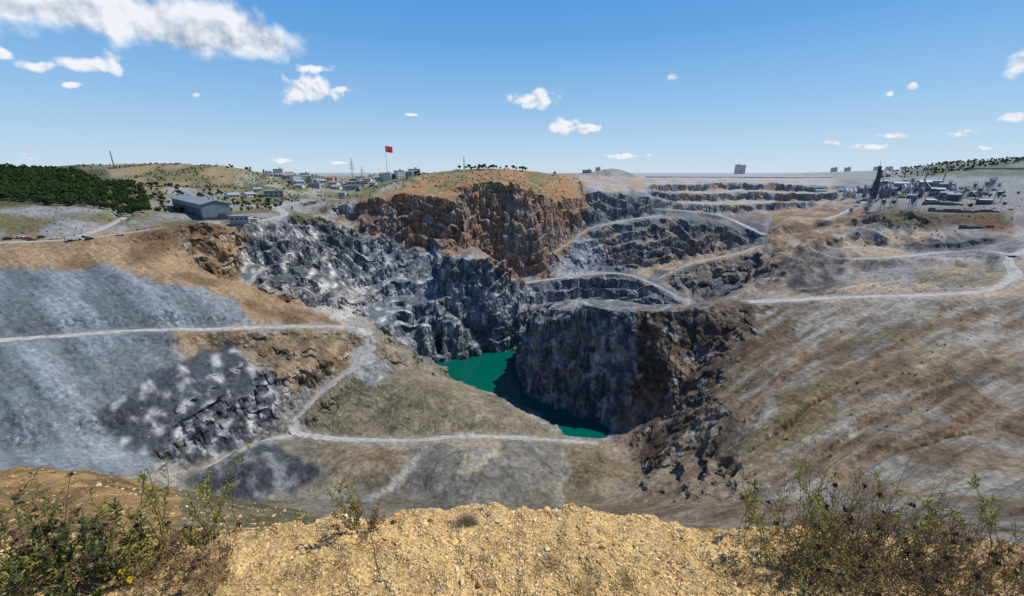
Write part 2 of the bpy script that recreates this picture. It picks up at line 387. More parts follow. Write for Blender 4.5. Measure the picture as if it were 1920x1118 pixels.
ga=np.gradient(Z,axis=0)/np.maximum(RR*(2*AZ/NC),1e-4)
gr=blur(gr,3); ga=blur(ga,3); gm=np.hypot(gr,ga)+1e-6
sbase=slope(X,Y); wl=wallm(X,Y)
steep=sst(.7-.2*wl,1.4-.5*wl,gm)*sst(100,160,RR)*sst(.38,.75,sbase+.3*wl)
dirx=-(gr*np.sin(az)+ga*np.cos(az))/gm; diry=-(gr*np.cos(az)-ga*np.sin(az))/gm
dirx=dirx*(1-wl)+wl*(-.80); diry=diry*(1-wl)+wl*(-.60)
Dr0=bil(DG,NX0,NY0,NST,X,Y); GUv=bil(GU,NX0,NY0,NST,X,Y)*(np.abs(X)<690)*(Y<900)
M3=steep>.02; xs,ys,zs=X[M3],Y[M3],Z[M3]
def stepq(q,n): f=q*n; r_=np.floor(f); return (r_+sst(.43,.57,f-r_))/n
q1=stepq(fbm3(xs/15,ys/15,zs/34,2,1),2.0); q2=stepq(fbm3(xs/5.6,ys/5.6,zs/9,2,5),2.0); q3=stepq(fbm3(xs/2.2,ys/2.2,zs/2.8,2,9),2.2)
dip=zs+.5*xs*.6-.3*ys*.6+1.5*n3(xs/9,ys/9,zs/9,3)
bed=stepq(np.sin(dip/2.1)*.5+.5*n3(xs/3,ys/3,dip/1.4,7),2)
rgd=1-2*np.abs(fbm3(xs/8,ys/8,zs/40,2,14))
dd=np.zeros_like(X); dd[M3]=2.5*q1+1.5*q2+.7*q3+.55*bed-1.2*sst(.55,.95,rgd)
dd*=steep*sst(5,11,Dr0)*(1-.4*sst(420,500,Y))*(1-.3*wl)
X=X+dirx*dd; Y=Y+diry*dd
U,Vp=project(X,Y,Z)
U=U+12*n2(X/16,Y/16,1)+8*n2(X/5,Y/5,2)+4*n2(X/1.7,Y/1.7,3); Vp=Vp+(11*n2(X/16,Y/16,3)+7*n2(X/5,Y/5,4)+3*n2(X/1.7,Y/1.7,6))*np.clip((Vp-322)/150,.15,1)
def pip(poly):
    m=np.zeros(U.shape,bool); xs_=[p[0] for p in poly]; ys_=[p[1] for p in poly]
    bb=(U>=min(xs_))&(U<=max(xs_))&(Vp>=min(ys_))&(Vp<=max(ys_))
    u=U[bb];v=Vp[bb]; c=np.zeros(u.shape,bool)
    n=len(poly)
    for i in range(n):
        x1,y1=poly[i];x2,y2=poly[(i+1)%n]
        if y1==y2: continue
        k=((y1>v)!=(y2>v))&(u<(x2-x1)*(v-y1)/(y2-y1)+x1)
        c^=k
    m[bb]=c; return m
NZ=fbm(X/18,Y/18,5,3); NF=fbm(X/4.5,Y/4.5,4,6); NL=fbm(X/60,Y/60,3,9); FT=fbm(X/1.3,Y/1.3,3,8)
sk=steep[M3]
a_=fbm3(xs/17,ys/17,zs/24,4,2); NZ[M3]=NZ[M3]*(1-sk)+a_*sk
a_=fbm3(xs/3.6,ys/3.6,dip/4.5,3,6); NF[M3]=NF[M3]*(1-sk)+a_*sk
a_=n3(xs/1.1,ys/1.1,zs/1.6,3)*.7+n3(xs/.6,ys/.6,zs/.8,4)*.5; FT[M3]=FT[M3]*(1-sk)+a_*sk
col=np.zeros(U.shape+(3,)); col[:]=(.27,.25,.22)
def put(m,c1,c2=None,n=None,thr=0,soft=.35):
    c1=np.array(c1)
    if c2 is None: col[m]=c1
    else:
        q=NZ if n is None else n
        k=sst(thr-soft,thr+soft,q[m])[:,None]; col[m]=c1*(1-k)+np.array(c2)*k
put(Vp<352,(.24,.235,.225),(.19,.18,.13))
A2=(X*.92+Y*.39); B2_=(-X*.39+Y*.92); STR=fbm(A2/70,B2_/8,3,2)*.45+fbm(A2/30,B2_/2,4,6)*.65
A3=(X*.9-Y*.43); B3_=(X*.43+Y*.9); STL=fbm(A3/60,B3_/11,4,4)*.8+fbm(A3/30,B3_/2.2,3,9)*.35
put(pip([(1150,560),(2300,540),(2300,1400),(900,1400),(1120,945)]),(.15,.115,.078),(.26,.215,.155),STR)
put(pip([(1200,560),(2300,540),(2300,640),(1700,660),(1500,760),(1380,860),(1380,640)])&(STR+NZ*.5>.0),(.18,.165,.14),(.28,.265,.23),STR)
put(pip([(1500,760),(1920,680),(2300,680),(2300,1200),(1300,1200)])&(NZ>.1),(.18,.165,.14),(.265,.25,.215),STR)
put(pip([(1430,700),(1700,600),(1920,560),(1920,620),(1600,780),(1450,900),(1380,860)])&(NZ>.3),(.15,.125,.07),(.19,.16,.10),NF)
FARN=fbm(X/9,Y/50,3,5)+.6*NZ
put(pip([(1080,330),(1560,330),(1640,400),(1440,470),(1420,440),(1240,400),(1090,420)]),(.30,.31,.315),(.31,.22,.155),FARN,.1)
put(pip([(1380,570),(1430,470),(1500,400),(1620,395),(2300,420),(2300,560)]),(.38,.30,.215),(.22,.22,.215),fbm(X/30,Y/12,5,3)+.4*NF,.0)
put(pip([(1440,400),(1600,385),(1640,400),(1560,440),(1480,490),(1440,540),(1400,560),(1390,530),(1450,470)]),(.20,.135,.085),(.30,.24,.18),NZ+.6*NF,.1,.5)
put(pip([(1450,500),(1500,470),(1570,490),(1590,535),(1540,550),(1470,545)]),(.07,.07,.075),(.17,.15,.13),NF,.1)
put(pip([(1385,560),(1400,530),(1450,520),(1470,545),(1450,562)]),(.36,.32,.27),(.16,.13,.10),NF)
put(pip([(1630,395),(1900,398),(1900,432),(1640,428)]),(.14,.09,.055),(.10,.09,.05),NZ)
put(pip([(1560,330),(2300,330),(2300,400),(1640,395),(1600,375)]),(.23,.235,.24),(.16,.155,.14))
put(pip([(1700,280),(2400,270),(2400,335),(1700,330)]),(.06,.08,.03),(.20,.17,.10),NZ,.3)
put(pip([(1660,455),(1920,440),(1920,490),(1780,490),(1700,480)]),(.20,.21,.215),(.26,.255,.24))
put(pip([(1700,505),(1870,500),(1880,540),(1730,540)])&(NF>-.1),(.15,.14,.08))
put(pip([(1140,572),(1405,562),(1415,640),(1335,745),(1215,898),(1140,835)]),(.105,.08,.06),(.20,.15,.11),NZ*.7+NF*.6,.1)  # right cliff: brown rock, its colour darkened to stand in for shade
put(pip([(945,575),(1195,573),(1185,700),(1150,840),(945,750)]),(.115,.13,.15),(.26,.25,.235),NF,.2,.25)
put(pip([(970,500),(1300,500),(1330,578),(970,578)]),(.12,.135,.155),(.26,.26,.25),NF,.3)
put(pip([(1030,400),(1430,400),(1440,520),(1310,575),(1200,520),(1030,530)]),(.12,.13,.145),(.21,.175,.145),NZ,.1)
put(pip([(1200,505),(1300,478),(1430,455),(1430,475),(1300,500),(1210,525)]),(.28,.22,.155))
put(pip([(1245,404),(1110,430),(1040,480),(1060,520),(1130,515),(1130,430)]),(.17,.195,.22),(.29,.31,.33),NF,.1)
put(pip([(1080,355),(1250,362),(1245,404),(1110,430)]),(.22,.26,.29),(.09,.10,.11),NF,.0)
put(pip([(-300,495),(200,500),(330,530),(450,580),(490,612),(-300,655)]),(.105,.124,.14),(.195,.222,.245),STL,-.05,.6)
put(pip([(-300,640),(330,622),(335,680),(220,760),(290,880),(-300,1000)]),(.13,.152,.17),(.235,.265,.29),STL,-.05,.6)
put(pip([(-300,430),(300,420),(440,412),(475,455),(440,530),(620,585),(640,612),(470,612),(440,575),(330,532),(200,508),(-300,500)]),(.16,.105,.06),(.27,.19,.115),NZ)
put(pip([(325,622),(660,618),(690,640),(655,695),(565,745),(480,690),(440,650),(400,720)]),(.18,.135,.085),(.28,.21,.135),NF)
put(pip([(330,680),(430,640),(480,700),(555,750),(540,800),(450,845),(340,875),(230,850),(180,770)]),(.075,.085,.098),(.38,.39,.395),NF,.3,.16)
put(pip([(540,740),(600,720),(590,760),(545,810),(480,820)]),(.19,.185,.17))
put(pip([(690,625),(725,620),(870,712),(1070,822),(580,818),(560,780),(640,705)]),(.155,.138,.095),(.22,.195,.14),STR)
put(pip([(660,650),(700,640),(740,700),(700,720),(650,700)]),(.20,.21,.21),(.27,.275,.275),NF)
put(pip([(340,885),(560,818),(1150,826),(1215,892),(1120,950),(1120,1000),(340,1000)]),(.155,.14,.11),(.20,.18,.145),NZ)
put(pip([(1045,830),(1150,830),(1200,890),(1120,950),(1060,950)]),(.17,.14,.09),(.20,.17,.12),NZ)
put(pip([(780,830),(1050,830),(1060,900),(960,940),(770,940)]),(.155,.15,.13),(.18,.172,.15),NF)
put(pip([(830,815),(960,822),(940,850),(900,885),(850,880),(870,850)]),(.38,.32,.23),(.22,.21,.19),NF)
put(pip([(590,835),(800,840),(760,890),(640,900)]),(.165,.13,.085),(.195,.16,.115),NF)
put(pip([(790,838),(805,842),(785,875),(765,905),(660,945),(640,935),(745,900),(770,868)]),(.25,.245,.23))
put(pip([(1050,838),(1062,838),(1066,890),(1058,950),(1042,950),(1054,890)]),(.25,.23,.19))
put(pip([(330,905),(500,830),(610,875),(545,935),(380,935)]),(.055,.063,.073),(.16,.17,.18),NF,.15,.2)
put(pip([(445,520),(455,455),(500,415),(560,402),(690,435),(720,500),(690,560),(640,610),(600,570),(520,545)]),(.10,.112,.125),(.50,.48,.44),NF,.3,.16)
put(pip([(600,575),(670,520),(690,520),(668,600),(640,610)]),(.30,.28,.25),(.38,.36,.34),NF)
put(pip([(680,438),(960,478),(990,530),(1000,680),(800,684),(690,607),(700,520)]),(.115,.13,.15),(.38,.385,.385),NF,.35,.18)
put(pip([(605,395),(690,368),(860,365),(890,484),(800,468),(700,440)]),(.225,.14,.095),(.16,.14,.125),NZ,.15,.6)
put(pip([(855,335),(1095,340),(1105,440),(1040,480),(1030,530),(960,530),(885,484),(870,400)]),(.28,.18,.12),(.19,.165,.15),NZ,.1,.6)
put(pip([(690,374),(800,318),(860,300),(1060,310),(1095,345),(1100,372),(1060,380),(1000,362),(930,345),(870,352),(850,372)]),(.31,.18,.10),(.16,.145,.075),NZ,.1)
put(pip([(-300,355),(310,340),(420,350),(660,345),(660,400),(440,420),(300,425),(-300,455)]),(.24,.245,.245),(.14,.125,.065),fbm(X/30,Y/22,4,5),.05,.25)
put(pip([(-300,300),(150,300),(260,350),(200,385),(-300,395)]),(.05,.06,.025),(.09,.09,.04))
put(pip([(150,295),(440,295),(560,335),(420,350),(260,345)]),(.24,.185,.10),(.13,.12,.055),fbm(X/26,Y/40,5,7),.0,.35)
put(pip([(440,325),(820,318),(700,372),(640,372),(440,360)]),(.12,.13,.06),(.27,.25,.2),NZ,.1)
nearm=(RR<70)&(Vp>850)&(U<760)
put(nearm,(.40,.25,.11),(.22,.15,.07),fbm(X/1.4,Y/1.4,5,5),.1,.5)
put(nearm&(U>330),(.20,.165,.10),(.13,.115,.06),fbm(X/1.4,Y/1.4,5,5),.1,.5)
ff=(sst(.28,.65,gm)*sst(430,500,Y)*sst(60,120,X)*.6)[...,None]; col=col*(1-ff)+np.array((.115,.115,.11))*ff
ff=(sst(.4,.85,gm)*sst(270,300,Y)*sst(470,440,Y)*sst(150,180,X)*.6)[...,None]; col=col*(1-ff)+np.array((.12,.105,.09))*ff
fm=(RR>100)
for ch in range(3):
    q=blur(col[...,ch],4); col[...,ch]=np.where(fm,q,col[...,ch])
gk=(np.clip(GUv/1.2,0,1)*(Y<330))[...,None]; col=col*(1-.55*gk)+np.array((.19,.12,.07))*.55*gk
rsm,lsm=masks(X,Y); flt=(1-steep)
farf=1-.55*sst(350,700,RR); cal=1-.55*np.clip(lsm+rsm*.6,0,1)*flt
lum=1+((.20*NZ+.26*NF)*cal+.08*NL)*farf+.28*FT*sst(60,150,RR)*farf*(.4+.6*cal)+.10*np.clip(STL,-1.2,1.2)*lsm*flt+.12*np.clip(STR,-1.2,1.2)*rsm*flt
gul=sst(.42,.6,fbm(A2/60,B2_/7,4,2))*sst(60,90,X)*sst(240,200,Y); lum=lum*(1-.25*gul)
col*=np.clip(lum,.35,1.9)[...,None]*1.08
wn=np.zeros_like(X); wn[M3]=fbm3(xs/4,ys/4,dip/6,3,19); wm=steep*sst(.45,.7,wn)*(RR>150)*.6
col=col*(1-wm[...,None])+np.array((.44,.445,.44))*wm[...,None]
k=((1-sst(2.5,6.0,Dr0+2.0*NF))*(np.abs(X)<690)*(RR>100)*.6)[...,None]
col=col*(1-k)+np.array((.30,.30,.285))*k
g=(RR<9)
GR=fbm(X/.12,Y/.12,4,2); gcol=np.array((.48,.32,.13))[None,None]*(1+.3*GR[...,None]); 
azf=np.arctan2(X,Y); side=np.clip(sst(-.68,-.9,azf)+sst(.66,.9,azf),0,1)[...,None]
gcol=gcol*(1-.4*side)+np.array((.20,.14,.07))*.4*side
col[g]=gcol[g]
hz=(sst(350,2500,RR)*.5)[...,None]; col=col*(1-hz)+np.array((.34,.40,.46))*hz  # distance haze painted into the far terrain colour
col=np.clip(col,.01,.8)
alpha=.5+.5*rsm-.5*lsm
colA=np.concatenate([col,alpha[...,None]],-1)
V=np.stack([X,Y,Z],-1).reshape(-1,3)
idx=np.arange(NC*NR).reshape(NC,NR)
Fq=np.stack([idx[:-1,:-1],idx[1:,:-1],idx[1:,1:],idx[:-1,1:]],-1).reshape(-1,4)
mt,nt,b=newmat('quarry_rock')
def ln(a,b_): nt.links.new(a,b_)
def MR(v,a,b_,c,d):
    n=N(nt,'ShaderNodeMapRange'); ln(v,n.inputs['Value'])
    for k_,q_ in zip(('From Min','From Max','To Min','To Max'),(a,b_,c,d)): n.inputs[k_].default_value=q_
    return n.outputs[0]
def MM(op,a,b_,c=None):
    n=N(nt,'ShaderNodeMath',operation=op)
    for i,q_ in enumerate((a,b_,c)):
        if q_ is None: continue
        if isinstance(q_,(int,float)): n.inputs[i].default_value=q_
        else: ln(q_,n.inputs[i])
    return n.outputs[0]
at=N(nt,'ShaderNodeVertexColor'); at.layer_name='Col'
tc=N(nt,'ShaderNodeTexCoord')
n1=N(nt,'ShaderNodeTexNoise'); n1.inputs['Scale'].default_value=.42; n1.inputs['Detail'].default_value=7; n1.inputs['Roughness'].default_value=.75
ln(tc.outputs['Object'],n1.inputs['Vector'])
geo=N(nt,'ShaderNodeNewGeometry'); sg=N(nt,'ShaderNodeSeparateXYZ'); ln(geo.outputs['True Normal'],sg.inputs[0])
stp=MR(sg.outputs['Z'],.85,.5,0,1)
dsn=N(nt,'ShaderNodeVectorMath',operation='MULTIPLY_ADD'); ln(n1.outputs['Color'],dsn.inputs[0]); dsn.inputs[1].default_value=(3,3,3); ln(tc.outputs['Object'],dsn.inputs[2])
mp=N(nt,'ShaderNodeMapping'); mp.inputs['Rotation'].default_value=(.35,.2,.4); mp.inputs['Scale'].default_value=(.45,.45,.36); ln(dsn.outputs[0],mp.inputs['Vector'])
vo2=N(nt,'ShaderNodeTexVoronoi'); vo2.inputs['Scale'].default_value=1; ln(mp.outputs[0],vo2.inputs['Vector'])
sc1=N(nt,'ShaderNodeSeparateColor'); ln(vo2.outputs['Color'],sc1.inputs[0])
def streak(ang,sx_,sy_):
    m_=N(nt,'ShaderNodeMapping'); m_.vector_type='TEXTURE'; m_.inputs['Rotation'].default_value=(0,0,ang); m_.inputs['Scale'].default_value=(sx_,sy_,sy_*2); ln(tc.outputs['Object'],m_.inputs['Vector'])
    q_=N(nt,'ShaderNodeTexNoise'); q_.inputs['Scale'].default_value=1; q_.inputs['Detail'].default_value=4; q_.inputs['Roughness'].default_value=.65; ln(m_.outputs[0],q_.inputs['Vector']); return q_.outputs['Fac']
sR=streak(math.atan2(.39,.92),9,.9); sL=streak(math.atan2(-.43,.9),14,1.3)
mR=MR(at.outputs['Alpha'],.5,1,0,1); mL=MR(at.outputs['Alpha'],.5,0,0,1)
st_=MM('ADD',MM('MULTIPLY',MM('SUBTRACT',sR,.5),mR),MM('MULTIPLY',MM('SUBTRACT',sL,.5),MM('MULTIPLY',mL,.75)))
flat=MM('SUBTRACT',1.0,stp); st_=MM('MULTIPLY',st_,flat)
lumn=MM('MULTIPLY',MR(n1.outputs['Fac'],.32,.68,.62,1.38),MM('MULTIPLY_ADD',MM('SUBTRACT',sc1.outputs[0],.5),MM('MULTIPLY',stp,.7),1.0))
lumn=MM('MULTIPLY',lumn,MM('MULTIPLY_ADD',st_,1.2,1.0))
vm=N(nt,'ShaderNodeVectorMath',operation='SCALE'); ln(at.outputs['Color'],vm.inputs[0]); ln(lumn,vm.inputs['Scale'])
ln(vm.outputs[0],b.inputs['Base Color']); b.inputs['Roughness'].default_value=.9; b.inputs['Specular IOR Level'].default_value=.12
h=MM('MULTIPLY_ADD',MM('MULTIPLY',vo2.outputs['Distance'],stp),-.7,n1.outputs['Fac']); h=MM('MULTIPLY_ADD',st_,.4,h)
bp=N(nt,'ShaderNodeBump'); bp.inputs['Distance'].default_value=1.7; bp.inputs['Strength'].default_value=1.0
ln(h,bp.inputs['Height']); ln(bp.outputs[0],b.inputs['Normal'])
mg,nt,b=newmat('gravel_soil')
at=N(nt,'ShaderNodeVertexColor'); at.layer_name='Col'; tc=N(nt,'ShaderNodeTexCoord')
vo=N(nt,'ShaderNodeTexVoronoi'); vo.inputs['Scale'].default_value=95; nt.links.new(tc.outputs['Object'],vo.inputs['Vector'])
n1=N(nt,'ShaderNodeTexNoise'); n1.inputs['Scale'].default_value=40; n1.inputs['Detail'].default_value=6; nt.links.new(tc.outputs['Object'],n1.inputs['Vector'])
sx=N(nt,'ShaderNodeSeparateColor'); nt.links.new(vo.outputs['Color'],sx.inputs[0])
mr=N(nt,'ShaderNodeMapRange'); mr.inputs['To Min'].default_value=.55; mr.inputs['To Max'].default_value=1.35; nt.links.new(sx.outputs[0],mr.inputs['Value'])
vm=N(nt,'ShaderNodeVectorMath',operation='SCALE'); nt.links.new(at.outputs['Color'],vm.inputs[0]); nt.links.new(mr.outputs[0],vm.inputs['Scale']); nt.links.new(vm.outputs[0],b.inputs['Base Color'])
ad=N(nt,'ShaderNodeMath',operation='SUBTRACT'); nt.links.new(n1.outputs['Fac'],ad.inputs[0]); nt.links.new(vo.outputs['Distance'],ad.inputs[1])
bp=N(nt,'ShaderNodeBump'); bp.inputs['Distance'].default_value=.008; nt.links.new(ad.outputs[0],bp.inputs['Height']); nt.links.new(bp.outputs[0],b.inputs['Normal']); b.inputs['Roughness'].default_value=.9
rf=RR[:-1,:-1].reshape(-1)
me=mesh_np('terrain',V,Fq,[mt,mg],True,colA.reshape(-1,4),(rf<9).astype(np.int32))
sf=(steep[:-1,:-1].reshape(-1)<.25)|(rf<60)
me.polygons.foreach_set('use_smooth',sf)
terr=link(bpy.data.objects.new('terrain',me)); terr['kind']='structure'; terr['label']='terraced open pit quarry of grey and brown rock'
mroad=simple('road_gravel',(.31,.305,.29),.9,.35,.35,bump=.15)
for nm,hw,c in roads:
    tg=np.gradient(c[:,:2],axis=0); tg/=np.linalg.norm(tg,axis=1)[:,None]+1e-9
    nn=np.stack([-tg[:,1],tg[:,0]],1)
    n=len(c); V=[];K=5
    for i in range(n):
        for j in range(K):
            q=(j/(K-1)*2-1)
            h=hw*(1+.18*math.sin(i*.11)+.14*math.sin(i*.043+2)+.4*float(n2(i*.35,j//3*9.1,3)))
            xy=c[i,:2]+nn[i]*q*h
            V.append((xy[0],xy[1],c[i,2]+.2-.28*abs(q)**2))
    Fc=np.array([[i*K+j,i*K+j+1,(i+1)*K+j+1,(i+1)*K+j] for i in range(n-1) for j in range(K-1)])
    o=link(bpy.data.objects.new(nm,mesh_np(nm,V,Fc,[mroad],True))); o['kind']='structure'
mw,nt,b=newmat('green_water')
b.inputs['Base Color'].default_value=(.0,.08,.058,1); b.inputs['Roughness'].default_value=.1; b.inputs['IOR'].default_value=1.33
tc=N(nt,'ShaderNodeTexCoord'); n1=N(nt,'ShaderNodeTexNoise'); n1.inputs['Scale'].default_value=.5; n1.inputs['Detail'].default_value=5; nt.links.new(tc.outputs['Object'],n1.inputs['Vector'])
bp=N(nt,'ShaderNodeBump'); bp.inputs['Distance'].default_value=.12; nt.links.new(n1.outputs['Fac'],bp.inputs['Height']); nt.links.new(bp.outputs[0],b.inputs['Normal'])
o=link(bpy.data.objects.new('water',mesh_np('water',[(-85,196,-149.3),(62,196,-149.3),(62,345,-149.3),(-85,345,-149.3)],[(0,1,2,3)],[mw]))); o['kind']='structure'
# ================================================================= OBJECTS
R_=random.Random(11)
class MB:
    def __init__(s): s.V=[];s.F=[];s.M=[]
    def add(s,V,Fc,m=0):
        o=len(s.V); s.V+=[tuple(v) for v in V]; s.F+=[tuple(i+o for i in f) for f in Fc]; s.M+=[m]*len(Fc); return s
    def box(s,cx,cy,z0,sx,sy,sz,m=0,rot=0):
        c,q=math.cos(rot),math.sin(rot); V=[]
        for z in (z0,z0+sz):
            for a,b in ((-1,-1),(1,-1),(1,1),(-1,1)):
                x=a*sx/2;y=b*sy/2; V.append((cx+x*c-y*q,cy+x*q+y*c,z))
        return s.add(V,[(0,3,2,1),(4,5,6,7),(0,1,5,4),(1,2,6,5),(2,3,7,6),(3,0,4,7)],m)
    def cyl(s,cx,cy,z0,r0,r1,h,n=12,m=0):
        V=[(cx+r0*math.cos(6.2832*i/n),cy+r0*math.sin(6.2832*i/n),z0) for i in range(n)]+[(cx+r1*math.cos(6.2832*i/n),cy+r1*math.sin(6.2832*i/n),z0+h) for i in range(n)]
        return s.add(V,[(i,(i+1)%n,n+(i+1)%n,n+i) for i in range(n)]+[tuple(range(n))[::-1],tuple(range(n,2*n))],m)
    def beam(s,a,b,w,m=0):
        a=Vector(a);b=Vector(b);d=(b-a).normalized();u=d.cross(Vector((0,0,1)));
        if u.length<.1:u=Vector((1,0,0))
        u.normalize();v=d.cross(u);u*=w/2;v*=w/2
        V=[a-u-v,a+u-v,a+u+v,a-u+v,b-u-v,b+u-v,b+u+v,b-u+v]
        return s.add(V,[(0,3,2,1),(4,5,6,7),(0,1,5,4),(1,2,6,5),(2,3,7,6),(3,0,4,7)],m)
    def mesh(s,name,mats,smooth=False):
        return mesh_np(name,s.V,s.F,mats,smooth,None,s.M)
def ob(name,me,parent=None,loc=None,rot=0,label=None,cat=None,group=None,kind=None):
    o=link(bpy.data.objects.new(name,me))
    if parent: o.parent=parent
    if loc: o.location=loc
    if rot: o.rotation_euler=(0,0,rot)
    if label:o['label']=label
    if cat:o['category']=cat
    if group:o['group']=group
    if kind:o['kind']=kind
    return o
def copy_thing(src,loc,rot=0,sc=1,label=None):
    o=src.copy(); link(o); o.location=loc; o.rotation_euler=(0,0,rot); o.scale=(sc,sc,sc)
    if label:o['label']=label
    for c in list(src.children):
        q=c.copy(); link(q); q.parent=o
    return o
M_wall=simple('plaster',(.60,.57,.52),.8,.1,.3); M_wall2=simple('plaster_pink',(.60,.55,.51),.8,.1,.3)
M_roof=simple('roof_tile',(.30,.16,.11),.8,.2,1); M_glass=simple('window_glass',(.03,.04,.05),.2,.1)
M_metal=simple('sheet_metal_blue_grey',(.20,.24,.275),.5,.15,.4,.2); M_metald=simple('dark_sheet',(.11,.125,.14),.6,.2,.4); M_metalr=simple('roof_sheet',(.28,.31,.33),.5,.15,.3,.1); M_shedr=simple('shed_roof_sheet',(.19,.225,.245),.55,.15,.3,.1)
M_dark=simple('dark_steel',(.06,.07,.085),.6,.25,.4,.3); M_conc=simple('concrete',(.34,.33,.31),.9,.2,.5); M_concd=simple('dark_concrete',(.11,.11,.115),.9,.35,.3); M_white=simple('white_paint',(.42,.44,.45),.5,.15,.5)
def gable(w,l,h,rh):
    V=[(-l/2,-w/2,0),(l/2,-w/2,0),(l/2,w/2,0),(-l/2,w/2,0),(-l/2,-w/2,h),(l/2,-w/2,h),(l/2,w/2,h),(-l/2,w/2,h),(-l/2,0,h+rh),(l/2,0,h+rh)]
    return V,[(0,1,5,4),(1,2,6,9,5),(2,3,7,6),(3,0,4,8,7)]
def roofslabs(mb,w,l,h,rh,ov=.5,t=.25):
    for sgn in (-1,1):
        y=sgn*(w/2+ov); dz=rh/(w/2)*ov
        V=[(-l/2-ov,0,h+rh+.02),(l/2+ov,0,h+rh+.02),(l/2+ov,y,h-dz+.02),(-l/2-ov,y,h-dz+.02)]
        V+=[(a,b,c+t) for a,b,c in V]
        mb.add(V,[(0,1,2,3),(4,7,6,5),(0,4,5,1),(1,5,6,2),(2,6,7,3),(3,7,4,0)])
    return mb
Lh=125; ax=Vector((-.73,.68)).normalized(); fc=Vector((-236,330)); ctr=fc+ax*Lh/2
srot=math.atan2(-ax.y,-ax.x)
Vg,Fg=gable(19,Lh,14,2.6)
M_shed=simple('shed_wall_sheet',(.15,.19,.215),.55,.15,.4,.1)
shed=ob('industrial_shed',MB().add(Vg,Fg).mesh('shed_wall',[M_shed]),None,(ctr.x,ctr.y,-38.5),srot,'long blue grey metal shed with shallow gable roof on quarry rim','industrial building')
ob('roof',roofslabs(MB(),19,Lh,14,2.6,.8,.4).mesh('shed_roof',[M_shedr]),shed)
ob('base_wall',MB().box(Lh/2+.1,0,0,.2,19.2,4.2).mesh('bw',[M_dark]),shed)
ob('roller_door',MB().box(Lh/2+.28,3,0,.12,5,6.5).mesh('rd',[M_dark]),shed)
for i in range(11): ob('side_opening',MB().box(-54+i*10.5,-9.56,2.5,8.6,.1,8).mesh('bay',[M_dark]),shed)
p=at_(452,322,410)
o=ob('office_building',MB().box(0,0,-1,13,9,7).box(9,1,-1,5,7,4.5).mesh('of',[M_conc]),None,p,.25,'small pale concrete office block beside the shed','building')
ob('roof',MB().box(0,0,6,13.8,9.8,.4).mesh('r',[M_metalr]),o)
for i in range(4): ob('window',MB().box(-4.8+i*3.2,-4.55,3.2,1.8,.12,1.5).mesh('w',[M_glass]),o)
ob('awning',MB().box(-1,-6.5,2.4,12,4,.2).mesh('aw',[M_metald]),o)
def make_house(nm,w,l,h,rh,wm,label,fl,rm=None):
    Vg,Fg=gable(w,l,h,rh)
    o=ob(nm,MB().add(Vg,Fg).mesh(nm,[wm]),None,(0,0,0),0,label,'house',None)
    o['group']='houses of the town beyond the quarry'
    ob('roof',roofslabs(MB(),w,l,h,rh,.6).mesh('hr',[rm or M_roof]),o)
    for f in range(fl):
        for i in range(3): ob('window',MB().box(-l/2+l*(i+.5)/3,-w/2-.05,1.1+f*3,1.6,.1,1.5).mesh('hw',[M_glass]),o)
    return o
def make_block(w,l,fl,wm,label,nw_=4):
    h=fl*3.0
    o=ob('apartment_block',MB().box(0,0,-2,l,w,h+2).box(l*.2,0,h,l*.2,w*.4,2.2).mesh('ab',[wm]),None,(0,0,0),0,label,'apartment building')
    o['group']='apartment blocks on the skyline'
    ob('roof',MB().box(0,0,h+.003,l+.6,w+.6,.35).mesh('ar',[M_conc]),o)
    for f in range(fl):
        for i in range(nw_): ob('window',MB().box(-l/2+l*(i+.5)/nw_,-w/2-.05,.9+f*3,l/nw_*.4,.1,1.2).mesh('aw',[M_glass]),o)
    return o
Hs_=[make_house('house',9,12,6,2.0,M_wall,'cream plastered house with red tile roof',2),make_house('house',8,10,3.4,1.8,M_wall,'low white house with grey metal roof',1,M_metalr),make_block(10,11,3,M_wall,'cream flat roofed three storey apartment block'),make_block(9,18,2,M_conc,'wide grey two storey flat roofed building')]
tn=[(534,640,2),(548,640,3),(566,650,1),(580,655,3),(594,660,0),(608,650,1),(622,670,2),(636,655,1),(654,650,0),(668,665,1),(686,650,3),(703,655,0),(716,670,1),(742,640,1),(765,640,0),(785,640,1),(574,610,1),(600,600,1),(618,615,0),(646,600,1),(668,612,3),(690,610,1),(556,600,1),(528,600,1),(505,640,2),(630,580,1),(590,575,3),(1100,1000,3),(1120,1050,2),(1080,900,1),(700,560,1),(660,560,3),(560,560,1),(480,520,1),(510,500,3),(460,480,1),(430,470,1),(640,540,1),(725,650,2),(755,655,1),(775,660,3),(795,650,0),(540,620,0),(585,630,2),(612,635,3),(676,640,2),(697,630,1)]
for i in range(30): tn.append((525+i*9.3+R_.uniform(-3,3),R_.uniform(575,625),R_.choice((0,1,1,2,3,1))))
first={}
for u,Yd,k in tn:
    p=at_(u,Yd); p=(p[0],p[1],p[2]-.3); rt=R_.uniform(-.7,.7)+math.atan2(p[0],p[1])*-1
    if k not in first: Hs_[k].location=p; Hs_[k].rotation_euler=(0,0,rt); first[k]=1
    else: copy_thing(Hs_[k],p,rt,R_.uniform(.85,1.2))
tw=make_block(15,17,10,M_wall2,'tall pale pink apartment tower on the horizon',3)
p=at_(1380,1500); tw.location=(p[0],p[1],-6); tw.rotation_euler=(0,0,-.4)
p=at_(1390,1500); t2=copy_thing(tw,(p[0],p[1],-6),-.4,.93)
for u,Yd in ((1640,1500),(1662,1500),(1690,1480),(1716,1500),(1745,1450),(1560,1600),(1585,1600)):
    p=at_(u,Yd); copy_thing(Hs_[2],(p[0],p[1],p[2]-1),-.5,R_.uniform(1.4,2.0))
